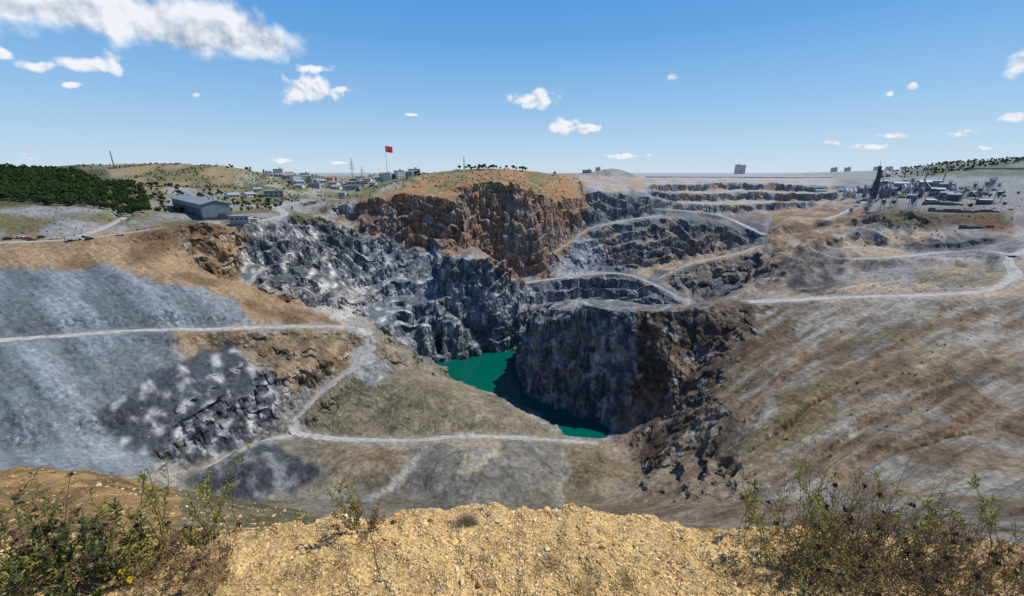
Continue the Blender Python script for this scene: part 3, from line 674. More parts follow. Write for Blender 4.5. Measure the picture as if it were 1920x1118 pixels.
# flag
p=at_(727,480,332)
ztop=P(727,272,480)[2]-p[2]
fp=ob('flagpole',MB().cyl(0,0,-1,.4,.2,ztop+1,10).mesh('fp',[M_white],True),None,p,0,'tall white flagpole flying a red crescent and star flag','flagpole')
M_red=simple('flag_red',(.62,.02,.025),.7,.08,.3,trans=.3); M_fw=simple('flag_white',(.85,.85,.85),.7,.03,.3)
FH,FW=6.4,8.6
def fs(a,b,off=0):
    x=.3+a*FW*.85; y=1.1*math.sin(a*7+b*1.2)*a**.5+off; z=ztop-.6-FH+b*FH-1.9*a*a-.5*math.sin(a*4)
    return (x,y,z)
n=28;mm=16
V=[fs(i/n,j/mm) for i in range(n+1) for j in range(mm+1)]; Fc=[(i*(mm+1)+j,(i+1)*(mm+1)+j,(i+1)*(mm+1)+j+1,i*(mm+1)+j+1) for i in range(n) for j in range(mm)]
fl=ob('flag',mesh_np('flag',V,Fc,[M_red],True),fp)
for off in (-.12,.12):
    V=[];Fc=[];K=30
    for i in range(K+1):
        t=math.radians(38+ (360-76)*i/K); x0=.36+.25*math.cos(t)*FH/FW; y0=.5+.25*math.sin(t)
        t2_=math.atan2(math.sin(t)*.25,(math.cos(t)*.25-.0625)); x1=.36+(.0625+.2*math.cos(t2_))*FH/FW; y1=.5+.2*math.sin(t2_)
        V+= [fs(x0,y0,off),fs(x1,y1,off)]
    Fc=[(2*i,2*i+2,2*i+3,2*i+1) for i in range(K)]
    ob('crescent',mesh_np('cr',V,Fc,[M_fw]),fl)
    V=[fs(.62,.5,off)]
    for i in range(10):
        q=.125 if i%2==0 else .048; t=math.pi+i*math.pi/5; V.append(fs(.62+q*math.cos(t)*FH/FW,.5+q*math.sin(t),off))
    ob('star',mesh_np('st',V,[(0,1+i,1+(i+1)%10) for i in range(10)],[M_fw]),fl)
def lattice(h,w0,w1,bw,arms=()):
    mb=MB(); n=7
    def c(k,i):
        w=(w0+(w1-w0)*k/n)/2; return (w*(1,1,-1,-1)[i],w*(1,-1,-1,1)[i],h*k/n)
    for k in range(n):
        for i in range(4):
            mb.beam(c(k,i),c(k+1,i),bw); mb.beam(c(k,i),c(k+1,(i+1)%4),bw*.7); mb.beam(c(k+1,i),c(k+1,(i+1)%4),bw*.7)
    for z,l in arms: mb.beam((-l,0,z),(l,0,z),bw*1.4); mb.beam((-l,0,z),(0,0,z+2),bw); mb.beam((l,0,z),(0,0,z+2),bw)
    return mb
M_galv=simple('galvanised_steel',(.24,.26,.28),.5,.15,.4,.3)
for u,Yd,vt,arms,lb in ((662,600,297,((20,5),(24,4),(28,3)),'lattice power pylon with three cross arms'),(680,720,312,((16,4),(20,3)),'distant lattice power pylon'),(220,600,283,(),'slender lattice radio mast on grassy hill'),(871,538,293,(),'slender lattice mast on the rocky summit'),(1770,640,307,(),'slim lattice lighting mast in plant yard'),(1735,560,310,(),'slim lattice lighting mast in plant yard')):
    p=at_(u,Yd); h=P(u,vt,Yd)[2]-p[2]
    ob('power_pylon' if arms else 'radio_mast',lattice(h,3.0 if arms else 1.3,.5,.22,arms).mesh('py',[M_galv]),None,p,.3,lb,'pylon' if arms else 'mast')
# ---- processing plant
def plant_at(u,Yd): 
    p=at_(u,Yd); return (p[0],p[1],p[2]-.5)
rotp=-.75
p=plant_at(1646,520); ht=P(1646,303,520)[2]-p[2]
o=ob('batching_tower',MB().box(0,0,0,6,5.5,ht*.45).box(.3,0,ht*.45,4.6,4.6,ht*.33).mesh('bt',[M_dark]),None,p,rotp,'tall dark steel batching tower with stepped top','industrial tower')
ob('head_house',MB().box(-.5,0,ht*.78,3.2,3.2,ht*.10).box(-1,0,ht*.88,.4,.4,ht*.14).mesh('hh',[M_dark]),o)
ob('stair_tower',lattice(ht*.8,2.2,2.2,.25).mesh('sx',[M_galv]),o,(4.4,-1,0))
for i in range(4): ob('platform',MB().box(0,0,ht*(.2+.16*i),6.8,6.3,.3).mesh('pf',[M_galv]),o)
def silo(u,Yd,r,h,lb,m):
    p=plant_at(u,Yd)
    o=ob('silo',MB().cyl(0,0,4,r,r,h-4,18).cyl(0,0,1.5,.5,r,2.5,18).mesh('si',[m],True),None,p,0,lb,'silo',"silos of the crushing plant")
    ob('silo_cap',MB().cyl(0,0,h,r+.1,.6,1.6,18).mesh('sc',[M_galv]),o)
    mb=MB()
    for i in range(4): a=i*1.57+.78; mb.beam((r*math.cos(a)*.9,r*math.sin(a)*.9,0),(r*math.cos(a)*.9,r*math.sin(a)*.9,4.4),.45)
    ob('support_frame',mb.mesh('sf',[M_dark]),o)
for u,Yd,r_,h,m in ((1592,560,2.4,12,M_white),(1600,560,2.4,12,M_white),(1608,562,2.4,13,M_white),(1668,515,1.9,17,M_galv),(1675,515,1.9,17,M_galv),(1700,560,2.4,12,M_white),(1710,560,2.4,12,M_white),(1628,540,1.9,18,M_galv),(1574,580,2.0,10,M_galv),(1722,545,1.8,14,M_galv),(1790,520,1.8,12,M_galv),(1798,520,1.8,12,M_white),(1660,500,1.7,15,M_metald),(1735,500,1.8,13,M_metald)):
    silo(u,Yd,r_,h,'pale cylindrical silo on short steel legs' if m is M_white else 'grey steel silo on short legs',m)
def shedat(u,Yd,w,l,h,m,lb,rt=rotp):
    p=plant_at(u,Yd); Vg,Fg=gable(w,l,h,h*.18)
    o=ob('plant_shed',MB().add(Vg,Fg).mesh('ps',[m]),None,p,rt,lb,'industrial building'); ob('roof',roofslabs(MB(),w,l,h,h*.18,.4).mesh('pr',[M_metalr if m is M_white else M_metal]),o)
    for i in range(3): ob('doorway',MB().box(-l*.3+i*l*.3,-w/2-.06,0,l*.16,.1,h*.6).mesh('pd',[M_dark]),o)
for a_ in ((1690,600,10,16,10,M_metal,'blue grey metal crusher shed'),(1735,590,10,14,11,M_metald,'dark metal crusher shed'),(1765,520,8,12,9,M_metald,'dark metal screening shed'),(1785,480,7,11,8,M_metald,'dark metal screening shed'),(1800,470,7,11,7,M_concd,'dark concrete shed above the bank'),(1655,640,10,17,8,M_white,'pale metal storage shed'),(1620,600,9,14,7,M_metal,'small blue grey metal shed'),(1860,440,7,10,5,M_concd,'small dark concrete shed above the bank'),(1590,620,8,16,5,M_white,'long low pale plant building'),(1720,505,6,10,5,M_metal,'small blue grey metal shed'),(1750,640,10,18,8,M_metal,'blue grey metal storage shed'),(1680,545,7,9,10,M_metald,'dark metal screening house'),(1840,500,7,11,6,M_metald,'small dark metal shed'),(1545,640,8,14,5,M_white,'long low pale plant building'),(1780,600,9,15,8,M_metal,'blue grey metal crusher shed'),(1757,455,5,8,5,M_metald,'small dark metal house above the bank')): shedat(*a_,rt=R_.uniform(-1.1,-.2))
def frame_unit(u,Yd,w,h):
    p=plant_at(u,Yd); mb=MB()
    for a in (-1,1):
        for b_ in (-1,1): mb.beam((a*w/2,b_*w*.35,-.5),(a*w/2,b_*w*.35,h),.3)
    for z in (h*.5,h): 
        mb.beam((-w/2,-w*.35,z),(w/2,-w*.35,z),.25); mb.beam((-w/2,w*.35,z),(w/2,w*.35,z),.25); mb.beam((-w/2,-w*.35,z),(-w/2,w*.35,z),.25); mb.beam((w/2,-w*.35,z),(w/2,w*.35,z),.25)
    mb.beam((-w/2,-w*.35,0),(w/2,-w*.35,h*.5),.2)
    o=ob('screening_frame',mb.mesh('fr',[M_galv]),None,p,R_.uniform(-1,0),'steel frame carrying a grey screening box','machinery','screening units of the crushing plant')
    ob('screen_box',MB().box(0,0,h*.6,w*.7,w*.5,h*.22).mesh('sb',[R_.choice([M_metal,M_metald,M_dark,M_dark])]),o)
    V=[(x*w*.33,y*w*.24,h*.6) for x,y in ((-1,-1),(1,-1),(1,1),(-1,1))]+[(0,0,h*.3)]
    ob('hopper',mesh_np('hp',V,[(0,4,1),(1,4,2),(2,4,3),(3,4,0)],[M_galv]),o)
for i in range(46): frame_unit(R_.uniform(1600,1890),R_.uniform(440,620),R_.uniform(3,6),R_.uniform(6,18))
def wallat(u0,Y0,u1,Y1,h,t,m,lb,nm='retaining_wall'):
    a=plant_at(u0,Y0);b=plant_at(u1,Y1); L=math.dist(a[:2],b[:2]); mb=MB(); k=max(2,int(L/4))
    rr_=random.Random(int(u0))
    for i in range(k):
        hh=h*rr_.choice((.55,.75,1,1,1.3)); mb.box(-L/2+L*(i+.5)/k,rr_.uniform(-.4,.4),-3,L/k-.12,t,hh+3)
    ob(nm,mb.mesh('rw',[m]),None,((a[0]+b[0])/2,(a[1]+b[1])/2,min(a[2],b[2])),math.atan2(b[1]-a[1],b[0]-a[0]),lb,'wall')
wallat(1640,425,1740,405,2,2,M_concd,'dark stepped concrete retaining wall on plant edge'); wallat(1760,402,1890,390,3.5,3,M_concd,'dark stepped concrete retaining wall above bank'); wallat(1745,450,1820,440,3.5,4,M_concd,'dark stockpile wall of stacked blocks')
wallat(1830,370,1915,366,3,2,M_concd,'low dark concrete block wall on lower yard')
def plainwall(u0,Y0,u1,Y1,h,t,m,lb):
    a=plant_at(u0,Y0);b=plant_at(u1,Y1); L=math.dist(a[:2],b[:2]); mb=MB(); mb.box(0,0,-4,L,t,h+4)
    for i in range(int(L/12)): mb.box(-L/2+6+i*12,-t/2-.15,-4,.5,.3,h+3.6)
    ob('boundary_wall',mb.mesh('rw',[m]),None,((a[0]+b[0])/2,(a[1]+b[1])/2,min(a[2],b[2])),math.atan2(b[1]-a[1],b[0]-a[0]),lb,'wall')
plainwall(1800,900,1990,760,6,1.5,M_conc,'long pale concrete boundary wall below wooded ridge'); plainwall(1210,1150,1560,1000,3,1.5,M_conc,'long low pale wall on far rim')
def conveyor(u0,Y0,h0,u1,Y1,h1,lb):
    a=plant_at(u0,Y0);b=plant_at(u1,Y1); A=Vector((0,0,h0)); B=Vector((b[0]-a[0],b[1]-a[1],b[2]-a[2]+h1))
    o=ob('conveyor',MB().beam(A,B,1.0).mesh('cv',[M_metald]),None,a,0,lb,'conveyor'); 
    for t in (.25,.5,.75,.97):
        q=A.lerp(B,t); ob('support_leg',MB().beam((q.x-.8,q.y,-3),(q.x,q.y,q.z-.9),.25).beam((q.x+.8,q.y,-3),(q.x,q.y,q.z-.9),.25).mesh('cl',[M_galv]),o)
conveyor(1700,500,3,1652,520,20,'long inclined enclosed conveyor climbing to the tower'); conveyor(1690,500,3,1712,560,15,'inclined enclosed conveyor feeding the silos'); conveyor(1735,540,2,1765,522,11,'short inclined conveyor beside dark shed'); conveyor(1640,560,2,1610,562,16,'inclined enclosed conveyor feeding the silos'); conveyor(1800,500,2,1825,480,10,'short inclined conveyor over a stockpile'); conveyor(1760,560,2,1735,590,14,'inclined enclosed conveyor beside crusher shed'); conveyor(1850,470,2,1815,490,12,'short inclined conveyor over a stockpile')
# ---- vehicles
M_tyre=simple('tyre_rubber',(.02,.02,.02),.9,.1,3)
def make_car(nm,label,paint,L=4.4,Wd=1.8,truck=False):
    mb=MB()
    def prism(prof,w0,w1):
        n=len(prof); V=[(x,-(w0 if z<.95 else w1)/2,z) for x,z in prof]+[(x,(w0 if z<.95 else w1)/2,z) for x,z in prof]
        mb.add(V,[tuple(range(n))[::-1],tuple(range(n,2*n))]+[(i,(i+1)%n,n+(i+1)%n,n+i) for i in range(n)])
    if not truck:
        prism([(-2.2,.35),(2.2,.35),(2.2,.75),(1.2,.93),(.6,1.42),(-1.2,1.45),(-1.95,.95),(-2.2,.85)],Wd,Wd*.8); wr=.34; wx=(-1.35,1.35)
    else:
        mb.box(2.6,0,.6,1.9,2.3,2.0); mb.box(-.9,0,.7,4.9,2.3,.3); mb.box(-.9,-1.1,1,4.9,.15,1.3);mb.box(-.9,1.1,1,4.9,.15,1.3);mb.box(-3.3,0,1,.15,2.3,1.3);mb.box(1.5,0,1,.15,2.3,1.6); wr=.55; wx=(-2.5,-1.2,2.5)
    o=ob(nm,mb.mesh(nm,[paint]),None,(0,0,0),0,label,'truck' if truck else 'car','vehicles parked along the rim road')
    for x in wx:
        for y in (-1,1):
            V=[];n=12
            for yy_ in (-.13,.13): V+=[(x+wr*math.cos(6.283*i/n),y*(Wd/2-.08)+yy_,wr+wr*math.sin(6.283*i/n)) for i in range(n)]
            ob('wheel',mesh_np('wh',V,[(i,(i+1)%n,n+(i+1)%n,n+i) for i in range(n)]+[tuple(range(n))[::-1],tuple(range(n,2*n))],[M_tyre]),o)
    if truck: ob('windscreen',MB().box(3.57,0,1.6,.06,2.0,.8).mesh('ws',[M_glass]),o)
    else:
        ob('windscreen',mesh_np('ws',[(1.17,-.7,.98),(1.17,.7,.98),(.66,.66,1.38),(.66,-.66,1.38)],[(0,1,2,3)],[M_glass]),o,(.03,0,.02))
        for y in (-1,1): ob('side_window',MB().box(-.35,y*(Wd*.4+.02),1.0,1.6,.1,.33).mesh('sw',[M_glass]),o)
    return o
M_cw=simple('car_white',(.6,.6,.6),.35,.05); M_cr=simple('car_red',(.25,.05,.04),.35,.05); M_cd=simple('car_dark',(.04,.045,.05),.35,.05); M_cy=simple('machine_yellow',(.45,.28,.05),.5,.15)
vt=[make_car('parked_car','white parked car on dirt rim road',M_cw),make_car('parked_car','red parked car on dirt rim road',M_cr),make_car('parked_car','dark parked car on dirt rim road',M_cd),make_car('parked_truck','white flatbed truck parked on dirt ground',M_cw,6.8,2.3,True),make_car('parked_truck','yellow dump truck parked on quarry ground',M_cy,6.8,2.3,True)]
used=set()
for u,v,k in ((16,449,2),(38,446,0),(52,448,1),(78,446,2),(102,448,0),(128,449,0),(140,451,3),(155,446,2),(168,449,2),(60,452,2),(225,441,0),(1655,372,3),(1672,370,0),(1690,372,4),(1640,366,0),(1706,368,2),(600,368,3),(470,408,0),(480,410,2)):
    q=hit(u,v,230); rt=R_.uniform(-.4,.4)+(.5 if u<400 else 0)
    if k not in used: used.add(k); vt[k].location=q; vt[k].rotation_euler=(0,0,rt)
    else: copy_thing(vt[k],q,rt)
# ---------------------------------------------------------------- vegetation
def leafcloud(nb,rad,flat,nl,ls,seed,zc):
    g=np.random.RandomState(seed); V=[];
    cs=g.normal(size=(nb,3)); cs/=np.linalg.norm(cs,axis=1)[:,None]; cs*=(g.rand(nb,1)**.5)*rad*.75; cs[:,2]*=flat
    for c in cs:
        q=g.normal(size=(nl,3)); q/=np.linalg.norm(q,axis=1)[:,None]; q*=rad*.38*(.6+.4*g.rand(nl,1)); q[:,2]*=.8
        ctr=c+q+[0,0,zc]
        a=g.normal(size=(nl,3));a/=np.linalg.norm(a,axis=1)[:,None]; b_=np.cross(a,g.normal(size=(nl,3))); b_/=np.linalg.norm(b_,axis=1)[:,None]
        V.append(np.stack([ctr-a*ls,ctr+b_*ls*.6,ctr+a*ls,ctr-b_*ls*.6],1).reshape(-1,3))
    V=np.concatenate(V); Fc=np.arange(len(V)).reshape(-1,4); return V,Fc
M_leaf=simple('leaf_green',(.065,.10,.03),.7,.4,.4,trans=.25); M_leaf2=simple('leaf_olive',(.09,.10,.038),.7,.4,.4,trans=.25); M_bark=simple('bark',(.10,.07,.045),.9,.3,2)
def make_tree(seed,h,mat,lab):
    g=random.Random(seed); mb=MB(); mb.cyl(0,0,-.5,.25,.12,h*.55,7)
    for i in range(5): a=i*1.3+seed; mb.beam((0,0,h*(.25+.05*i)),(math.cos(a)*h*.2,math.sin(a)*h*.2,h*(.45+.06*i)),.1)
    o=ob('tree',mb.mesh('trk',[M_bark]),None,(0,0,0),0,lab,'tree','trees and scrub around the quarry rim')
    V,Fc=leafcloud(11,h*.36,.8,42,h*.055,seed,h*.55); ob('crown',mesh_np('crn',V,Fc,[mat]),o); return o
trs=[make_tree(1,7,M_leaf,'small dark green broadleaf tree on open ground'),make_tree(2,6,M_leaf2,'small olive green broadleaf tree on open ground'),make_tree(3,8,M_leaf,'rounded dark green broadleaf tree on open ground')]
tp=[]
for i in range(80): tp.append((R_.uniform(255,520),R_.uniform(380,500)))
for i in range(16): tp.append((R_.uniform(255,330),R_.uniform(345,420)))
for u in (862,874,880,884,889,892,897,900,904,908,912,916,920,925,931,938,950,962,968,975,980,985,1040): tp.append((u,R_.uniform(528,542)))
for i in range(20): tp.append((R_.uniform(640,800),R_.uniform(500,640)))
for i in range(10): tp.append((R_.uniform(1640,1930),R_.uniform(820,1050)))
for i in range(8): tp.append((R_.uniform(1830,1920),R_.uniform(400,560)))
us=set()
for u,Yd in tp:
    k=R_.randrange(3); p=at_(u,Yd); p=(p[0],p[1],p[2]-.6); sc=R_.uniform(.6,1.2)
    if 880<u<935 and Yd<560: sc*=1.15
    if Yd>800: sc*=1.3
    if k not in us: us.add(k); trs[k].location=p
    else: copy_thing(trs[k],p,R_.uniform(0,6),sc)
def wood(name,seed,n,fu,fY,cond,scl,mat,lab,cat_):
    g=np.random.RandomState(seed); tmp=[leafcloud(6,2.6,1.2,26,.7,20+i,5.0)[0] for i in range(4)]
    base=[]
    for i in range(n):
        u=g.uniform(*fu); Yd=g.uniform(*fY)
        if cond and cond(u,Yd): continue
        base.append((P(u,335,Yd)[0],Yd))
    base=np.array(base); bz=Zf(base[:,0],base[:,1]); VV=[]
    for i,(x,y) in enumerate(base):
        v=tmp[i%4]*g.uniform(.75,1.25)*scl; a=g.uniform(0,6.28); c,s_=math.cos(a),math.sin(a)
        VV.append(np.stack([v[:,0]*c-v[:,1]*s_+x,v[:,0]*s_+v[:,1]*c+y,v[:,2]+bz[i]],1))
    VV=np.concatenate(VV)
    ob(name,mesh_np(name,VV,np.arange(len(VV)).reshape(-1,4),[mat]),label=lab,cat=cat_,kind='stuff')
M_pine=simple('pine_green',(.052,.085,.026),.8,.3,.05,trans=.2)
wood('pine_forest',5,3000,(-180,265),(335,520),lambda u,Y: u>150 and Y>425+(260-u)*.9,.88,M_pine,'dense dark green pine wood on the plateau','forest')
g0=random.Random(3)
wood('tree_belt',6,1100,(1645,2050),(880,1100),lambda u,Y: g0.random()>sst(1640,1800,u)*.8+.2,.8,M_leaf,'dark green tree belt along the far ridge','forest')
wood('hedge_belt',16,260,(430,800),(600,760),lambda u,Y: int(u/17)%2==0,.7,M_leaf,'green belt of trees among the town houses','forest')
g=np.random.RandomState(9)
cl=leafcloud(5,1.0,.6,14,.28,77,.4)[0]
def scat(lst):
    out=[]
    for u0,u1,Y0,Y1,n,s0 in lst:
        uu=g.uniform(u0,u1,n); YY=g.uniform(Y0,Y1,n); xx=(uu-960)/F*YY/1.03; zz=Zf(xx,YY)
        sl_=slope(xx,YY); nn_=fbm(xx/26,YY/40,4,7)
        for x,y,z,q,h_ in zip(xx,YY,zz,sl_,nn_):
            if q>1.0 or (n>600 and h_<-.05): continue
            out.append((x,y,z,s0*g.uniform(.5,1.5)))
    return out
sp=scat([(0,460,270,340,120,.6),(150,560,430,640,2200,1.2),(700,1060,440,545,500,.9),(1450,1900,230,330,120,.5),(1640,1920,360,420,90,.9),(1450,1900,110,210,60,.5),(440,700,400,600,120,1.4)])
VV=[]
for x,y,z,s_ in sp:
    a=g.uniform(0,6.28); c,q=math.cos(a),math.sin(a); v=cl*s_
    VV.append(np.stack([v[:,0]*c-v[:,1]*q+x,v[:,0]*q+v[:,1]*c+y,v[:,2]+z],1))
VV=np.concatenate(VV); ob('scrub',mesh_np('scrub',VV,np.arange(len(VV)).reshape(-1,4),[M_leaf2]),label='scattered low olive scrub on the quarry slopes',cat='scrub',kind='stuff')
import bmesh
bm=bmesh.new(); bmesh.ops.create_icosphere(bm,subdivisions=1,radius=1); IV=np.array([v.co[:] for v in bm.verts]); IF=np.array([[v.index for v in f.verts] for f in bm.faces]); bm.free()
def stones(name,P_,sz,cols,mat,g,tv=IV,tf=IF,**k):
    n=len(P_); nv=len(tv)
    shp=[]
    for i in range(24):
        v=tv.copy()
        for _ in range(7):
            d=g.normal(size=3); d/=np.linalg.norm(d); t=g.uniform(.35,.8); e=v@d; v=v-np.maximum(0,e-t)[:,None]*d
        shp.append(v*(1+.08*g.normal(size=(nv,1))))
    shp=np.array(shp)[g.randint(0,24,n)]
    sc3=g.uniform(.6,1.25,(n,1,3)); sc3[:,:,2]*=.7
    v=shp*sc3*np.asarray(sz)[:,None,None]; a=g.uniform(0,6.28,n)[:,None]; c,s_=np.cos(a),np.sin(a)
    tl=g.normal(0,.35,(n,1)); x=v[...,0]*c-v[...,1]*s_; y=v[...,0]*s_+v[...,1]*c; z=v[...,2]+tl*x*.6
    V=np.stack([x,y,z],-1)+P_[:,None,:]
    Fc=(tf[None]+np.arange(n)[:,None,None]*nv).reshape(-1,3)
    return ob(name,mesh_np(name,V.reshape(-1,3),Fc,[mat],False,np.repeat(cols,nv,0)),**k)
g=np.random.RandomState(3)
M_stone=simple('stone',rough=.85,var=.25,scale=60,bump=.003,attr=True)
n=18000; az_=g.uniform(-1.05,1.08,n); R0=rimR(az_); r_=np.sqrt(g.uniform(.95**2,(R0+.22)**2)); x=np.sin(az_)*r_; y=np.cos(az_)*r_
sz=.003+.0065*g.rand(n)**2; big=g.rand(n)<.014; sz[big]=g.uniform(.011,.022,big.sum())
z=Zf(x,y)+sz*.2
pal=np.array([(.64,.47,.22),(.58,.38,.13),(.66,.52,.30),(.38,.19,.07),(.48,.40,.28),(.24,.12,.06),(.72,.62,.44)]); cols=pal[g.choice(7,n,p=[.29,.27,.17,.10,.07,.06,.04])]*g.uniform(.65,1.12,(n,1))
stones('gravel',np.stack([x,y,z],1),sz,cols,M_stone,g,label='loose yellow and tan gravel on the viewpoint ledge',cat='gravel',kind='stuff')
M_rub=simple('rubble_rock',rough=.9,var=.3,scale=1.2,bump=.1,attr=True)
n=4500; uu=g.uniform(0,1900,n); YY=g.uniform(150,420,n); x=(uu-960)/F*YY/.92; z=Zf(x,YY); q=slope(x,YY); m=(q<.9)&(bil(DG,NX0,NY0,NST,x,YY)>4)&(z>-149); x=x[m];YY=YY[m];z=z[m]; n=len(x)
sz=.2+.8*g.rand(n)**7; cols=np.array([(.23,.225,.205)])*g.uniform(.6,1.4,(n,1)); stones('rubble',np.stack([x,YY,z],1),sz,cols,M_rub,g,label='broken grey rock rubble on the benches',cat='rubble',kind='stuff')
# ---- near plants
def tube(path,r0,r1,sides=4):
    V=[];Fc=[]; n=len(path)
    for i,pnt in enumerate(path):
        d=(path[min(n-1,i+1)]-path[max(0,i-1)]).normalized(); u=d.orthogonal().normalized(); w=d.cross(u); rad=r0+(r1-r0)*i/(n-1)
        for k in range(sides): a=6.283*k/sides; V.append(pnt+u*rad*math.cos(a)+w*rad*math.sin(a))
    for i in range(n-1):
        for k in range(sides): Fc.append((i*sides+k,i*sides+(k+1)%sides,(i+1)*sides+(k+1)%sides,(i+1)*sides+k))
    return V,Fc
def curve(a,d,L,n,g,bend=.25,up=.1):
    path=[a.copy()]; d=d.normalized()
    for i in range(n):
        d=(d+Vector((g.gauss(0,bend),g.gauss(0,bend),g.gauss(0,bend)*.6+up))).normalized(); path.append(path[-1]+d*(L/n))
    return path
def leaf(mb,p,d,L,Wd,g):
    d=d.normalized(); s=d.cross(Vector((g.gauss(0,1),g.gauss(0,1),g.gauss(0,1)))).normalized(); nrm=d.cross(s)
    m=p+d*L*.5+nrm*L*.1; t=p+d*L-nrm*L*.12
    mb.add([p,m+s*Wd*.5,t,m-s*Wd*.5],[(0,1,2),(0,2,3)])
M_stem=simple('stem_brown',(.20,.14,.075),.8,.3,20); M_stemg=simple('stem_green',(.13,.14,.05),.7,.25,20); M_stemd=simple('stem_dark_brown',(.12,.08,.045),.8,.3,20)
M_lg=simple('bush_leaf',(.115,.145,.038),.6,.5,14,trans=.35); M_ly=simple('yellow_green_leaf',(.30,.28,.065),.6,.4,14,trans=.35); M_ld=simple('dry_leaf',(.28,.19,.09),.8,.4,14,trans=.25); M_fb=simple('dry_flower_head',(.095,.055,.04),.9,.4,30); M_yf=simple('yellow_petal',(.75,.5,.03),.6,.1,10,trans=.3)
def plant(name,base,nst,hmin,hmax,spread,lean,lm,sm,lab,seed,nl=14,LL=.03,LW=.012,br=3,heads=.0,hm=None,rad=.0022,tiponly=False,bend=.16):
    g=random.Random(seed); st=MB();lf=MB();hds=[]; base=Vector(base)
    for i in range(nst):
        a=g.uniform(0,6.283); q=spread*math.sqrt(g.random()); b0=Vector((q*math.cos(a),q*math.sin(a)*.7,-.02))
        d=Vector((b0.x/ max(spread,.01)*lean+g.gauss(0,.15),b0.y/max(spread,.01)*lean+g.gauss(0,.15),1)); H=g.uniform(hmin,hmax)
        path=curve(b0,d,H,8,g,bend,.06); V,Fc=tube(path,rad,rad*.45); st.add(V,Fc)
        subs=[(path,H)]
        for k in range(br):
            j=g.randint(3,7); dd=(path[j+1 if j<8 else j]-path[j-1]).normalized()+Vector((g.gauss(0,.6),g.gauss(0,.6),g.gauss(.1,.3)))
            L2=H*g.uniform(.15,.4); p2=curve(path[j],dd,L2,5,g,bend,.08); V,Fc=tube(p2,rad*.6,rad*.3,3); st.add(V,Fc); subs.append((p2,L2))
        for pth,L in subs:
            m=nl if pth is path else nl//2
            for k in range(m):
                t=g.random(); t=1-(1-t)*.35 if tiponly else .15+.85*t
                f=t*(len(pth)-1); j=min(int(f),len(pth)-2); pp=pth[j].lerp(pth[j+1],f-j); dr=(pth[j+1]-pth[j]).normalized()*.5+Vector((g.gauss(0,.7),g.gauss(0,.7),g.gauss(.15,.5)))
                leaf(lf,pp,dr,LL*g.uniform(.5,1.3),LW*g.uniform(.6,1.3),g)
            if g.random()<heads:
                c=pth[-1]; hd=MB()
                for k in range(22): leaf(hd,c,Vector((g.gauss(0,1),g.gauss(0,1),g.gauss(.4,.8))),.018*g.uniform(.6,1.2),.008,g)
                hds.append(hd)
    o=ob(name,st.mesh('st',[sm]),None,base,0,lab,'plant')
    if lf.V: ob('foliage',lf.mesh('lf',[lm]),o)
    for hd in hds: ob('flower_head',hd.mesh('hd',[hm or M_fb]),o)
    return o
def gp(u,v): return hit(u,v,.6)
GB='bush plants growing on the ledge'
bl=[(60,1085,.24,.36,10),(150,1075,.24,.36,10),(240,1080,.16,.27,6),(20,1040,.24,.38,8),(110,1045,.22,.36,10),(195,1045,.2,.33,8),(60,1112,.16,.26,10),(180,1115,.12,.2,9)]
for i,(u,v,h0,h1,ns) in enumerate(bl):
    b0=gp(u,v); o=plant('leafy_bush',b0,ns,h0*.6,h1*.86,.14,.6,M_ly if i%4==2 else M_lg,M_stemd,'sparse green leafy bush with brown seed heads on gravel ledge',100+i,17,.029,.010,4,.24,M_fb,.0019); o['group']=GB
for i,(u,v,h) in enumerate(((300,1010,.42),(255,1000,.38),(405,1012,.36),(435,1000,.44),(120,1100,.24),(240,1110,.2),(160,1000,.36),(60,1060,.38),(395,1030,.32),(315,1035,.36))):
    b0=gp(u,v); o=plant('leafy_sprig',b0,2,h*.8,h*1.1,.05,.25,M_ly,M_stemd,'upright sprig with yellow green pointed leaves',200+i,30,.032,.010,2,.0,None,.0024,bend=.10); o['group']='upright sprigs on the ledge'
for i,(u,v,h) in enumerate(((90,1010,.2),(230,1020,.22),(340,1050,.16),(380,1090,.14),(310,1100,.14),(20,1100,.2),(430,1040,.15),(280,1050,.2),(350,1020,.16))):
    b0=gp(u,v); o=plant('dry_weed',b0,10,h*.5,h*1.2,.1,.8,M_ld,M_stem,'low dry brown weed with curled leaves',250+i,10,.02,.006,4,.05,None,.0014,bend=.22); o['group']='low dry weeds on the ledge'
b0=gp(676,1000); plant('leafy_sprig',b0,3,.34,.42,.02,.15,M_ly,M_stemd,'lone upright sprig with yellow green leaves',300,26,.028,.009,3,0,None,.002,bend=.08)
plant('dry_weed',b0,14,.10,.24,.09,.7,M_ld,M_stemd,'low dry brown weed with curled leaves',301,16,.02,.007,4,0,None,.0015)
b0=gp(712,1085); plant('dry_stalk',b0,1,.44,.46,.01,.05,M_ld,M_stemd,'single tall bare dry stalk',302,2,.015,.004,1,0,None,.0024,bend=.04)
b0=gp(60,1110); plant('thistle',b0,2,.44,.5,.02,.1,M_ld,M_stemd,'dry thistle with dark brown bristly head',303,4,.03,.01,0,1,M_fb,.003,bend=.05)
b0=gp(235,1105); plant('yellow_flower',b0,2,.1,.14,.02,.2,M_lg,M_stemg,'small weed with bright yellow flowers',304,8,.02,.008,1,1,M_yf,.002)
GR_='dry shrubs growing on the ledge'
sh=[(1470,1045,.32,.50),(1520,1030,.36,.58),(1580,1040,.34,.54),(1640,1050,.32,.48),(1700,1060,.28,.44),(1760,1065,.26,.42),(1820,1080,.22,.38),(1880,1090,.22,.36),(1500,1085,.22,.36),(1580,1090,.22,.36),(1670,1095,.2,.34),(1760,1110,.18,.32),(1550,1060,.26,.4),(1620,1075,.26,.4)]
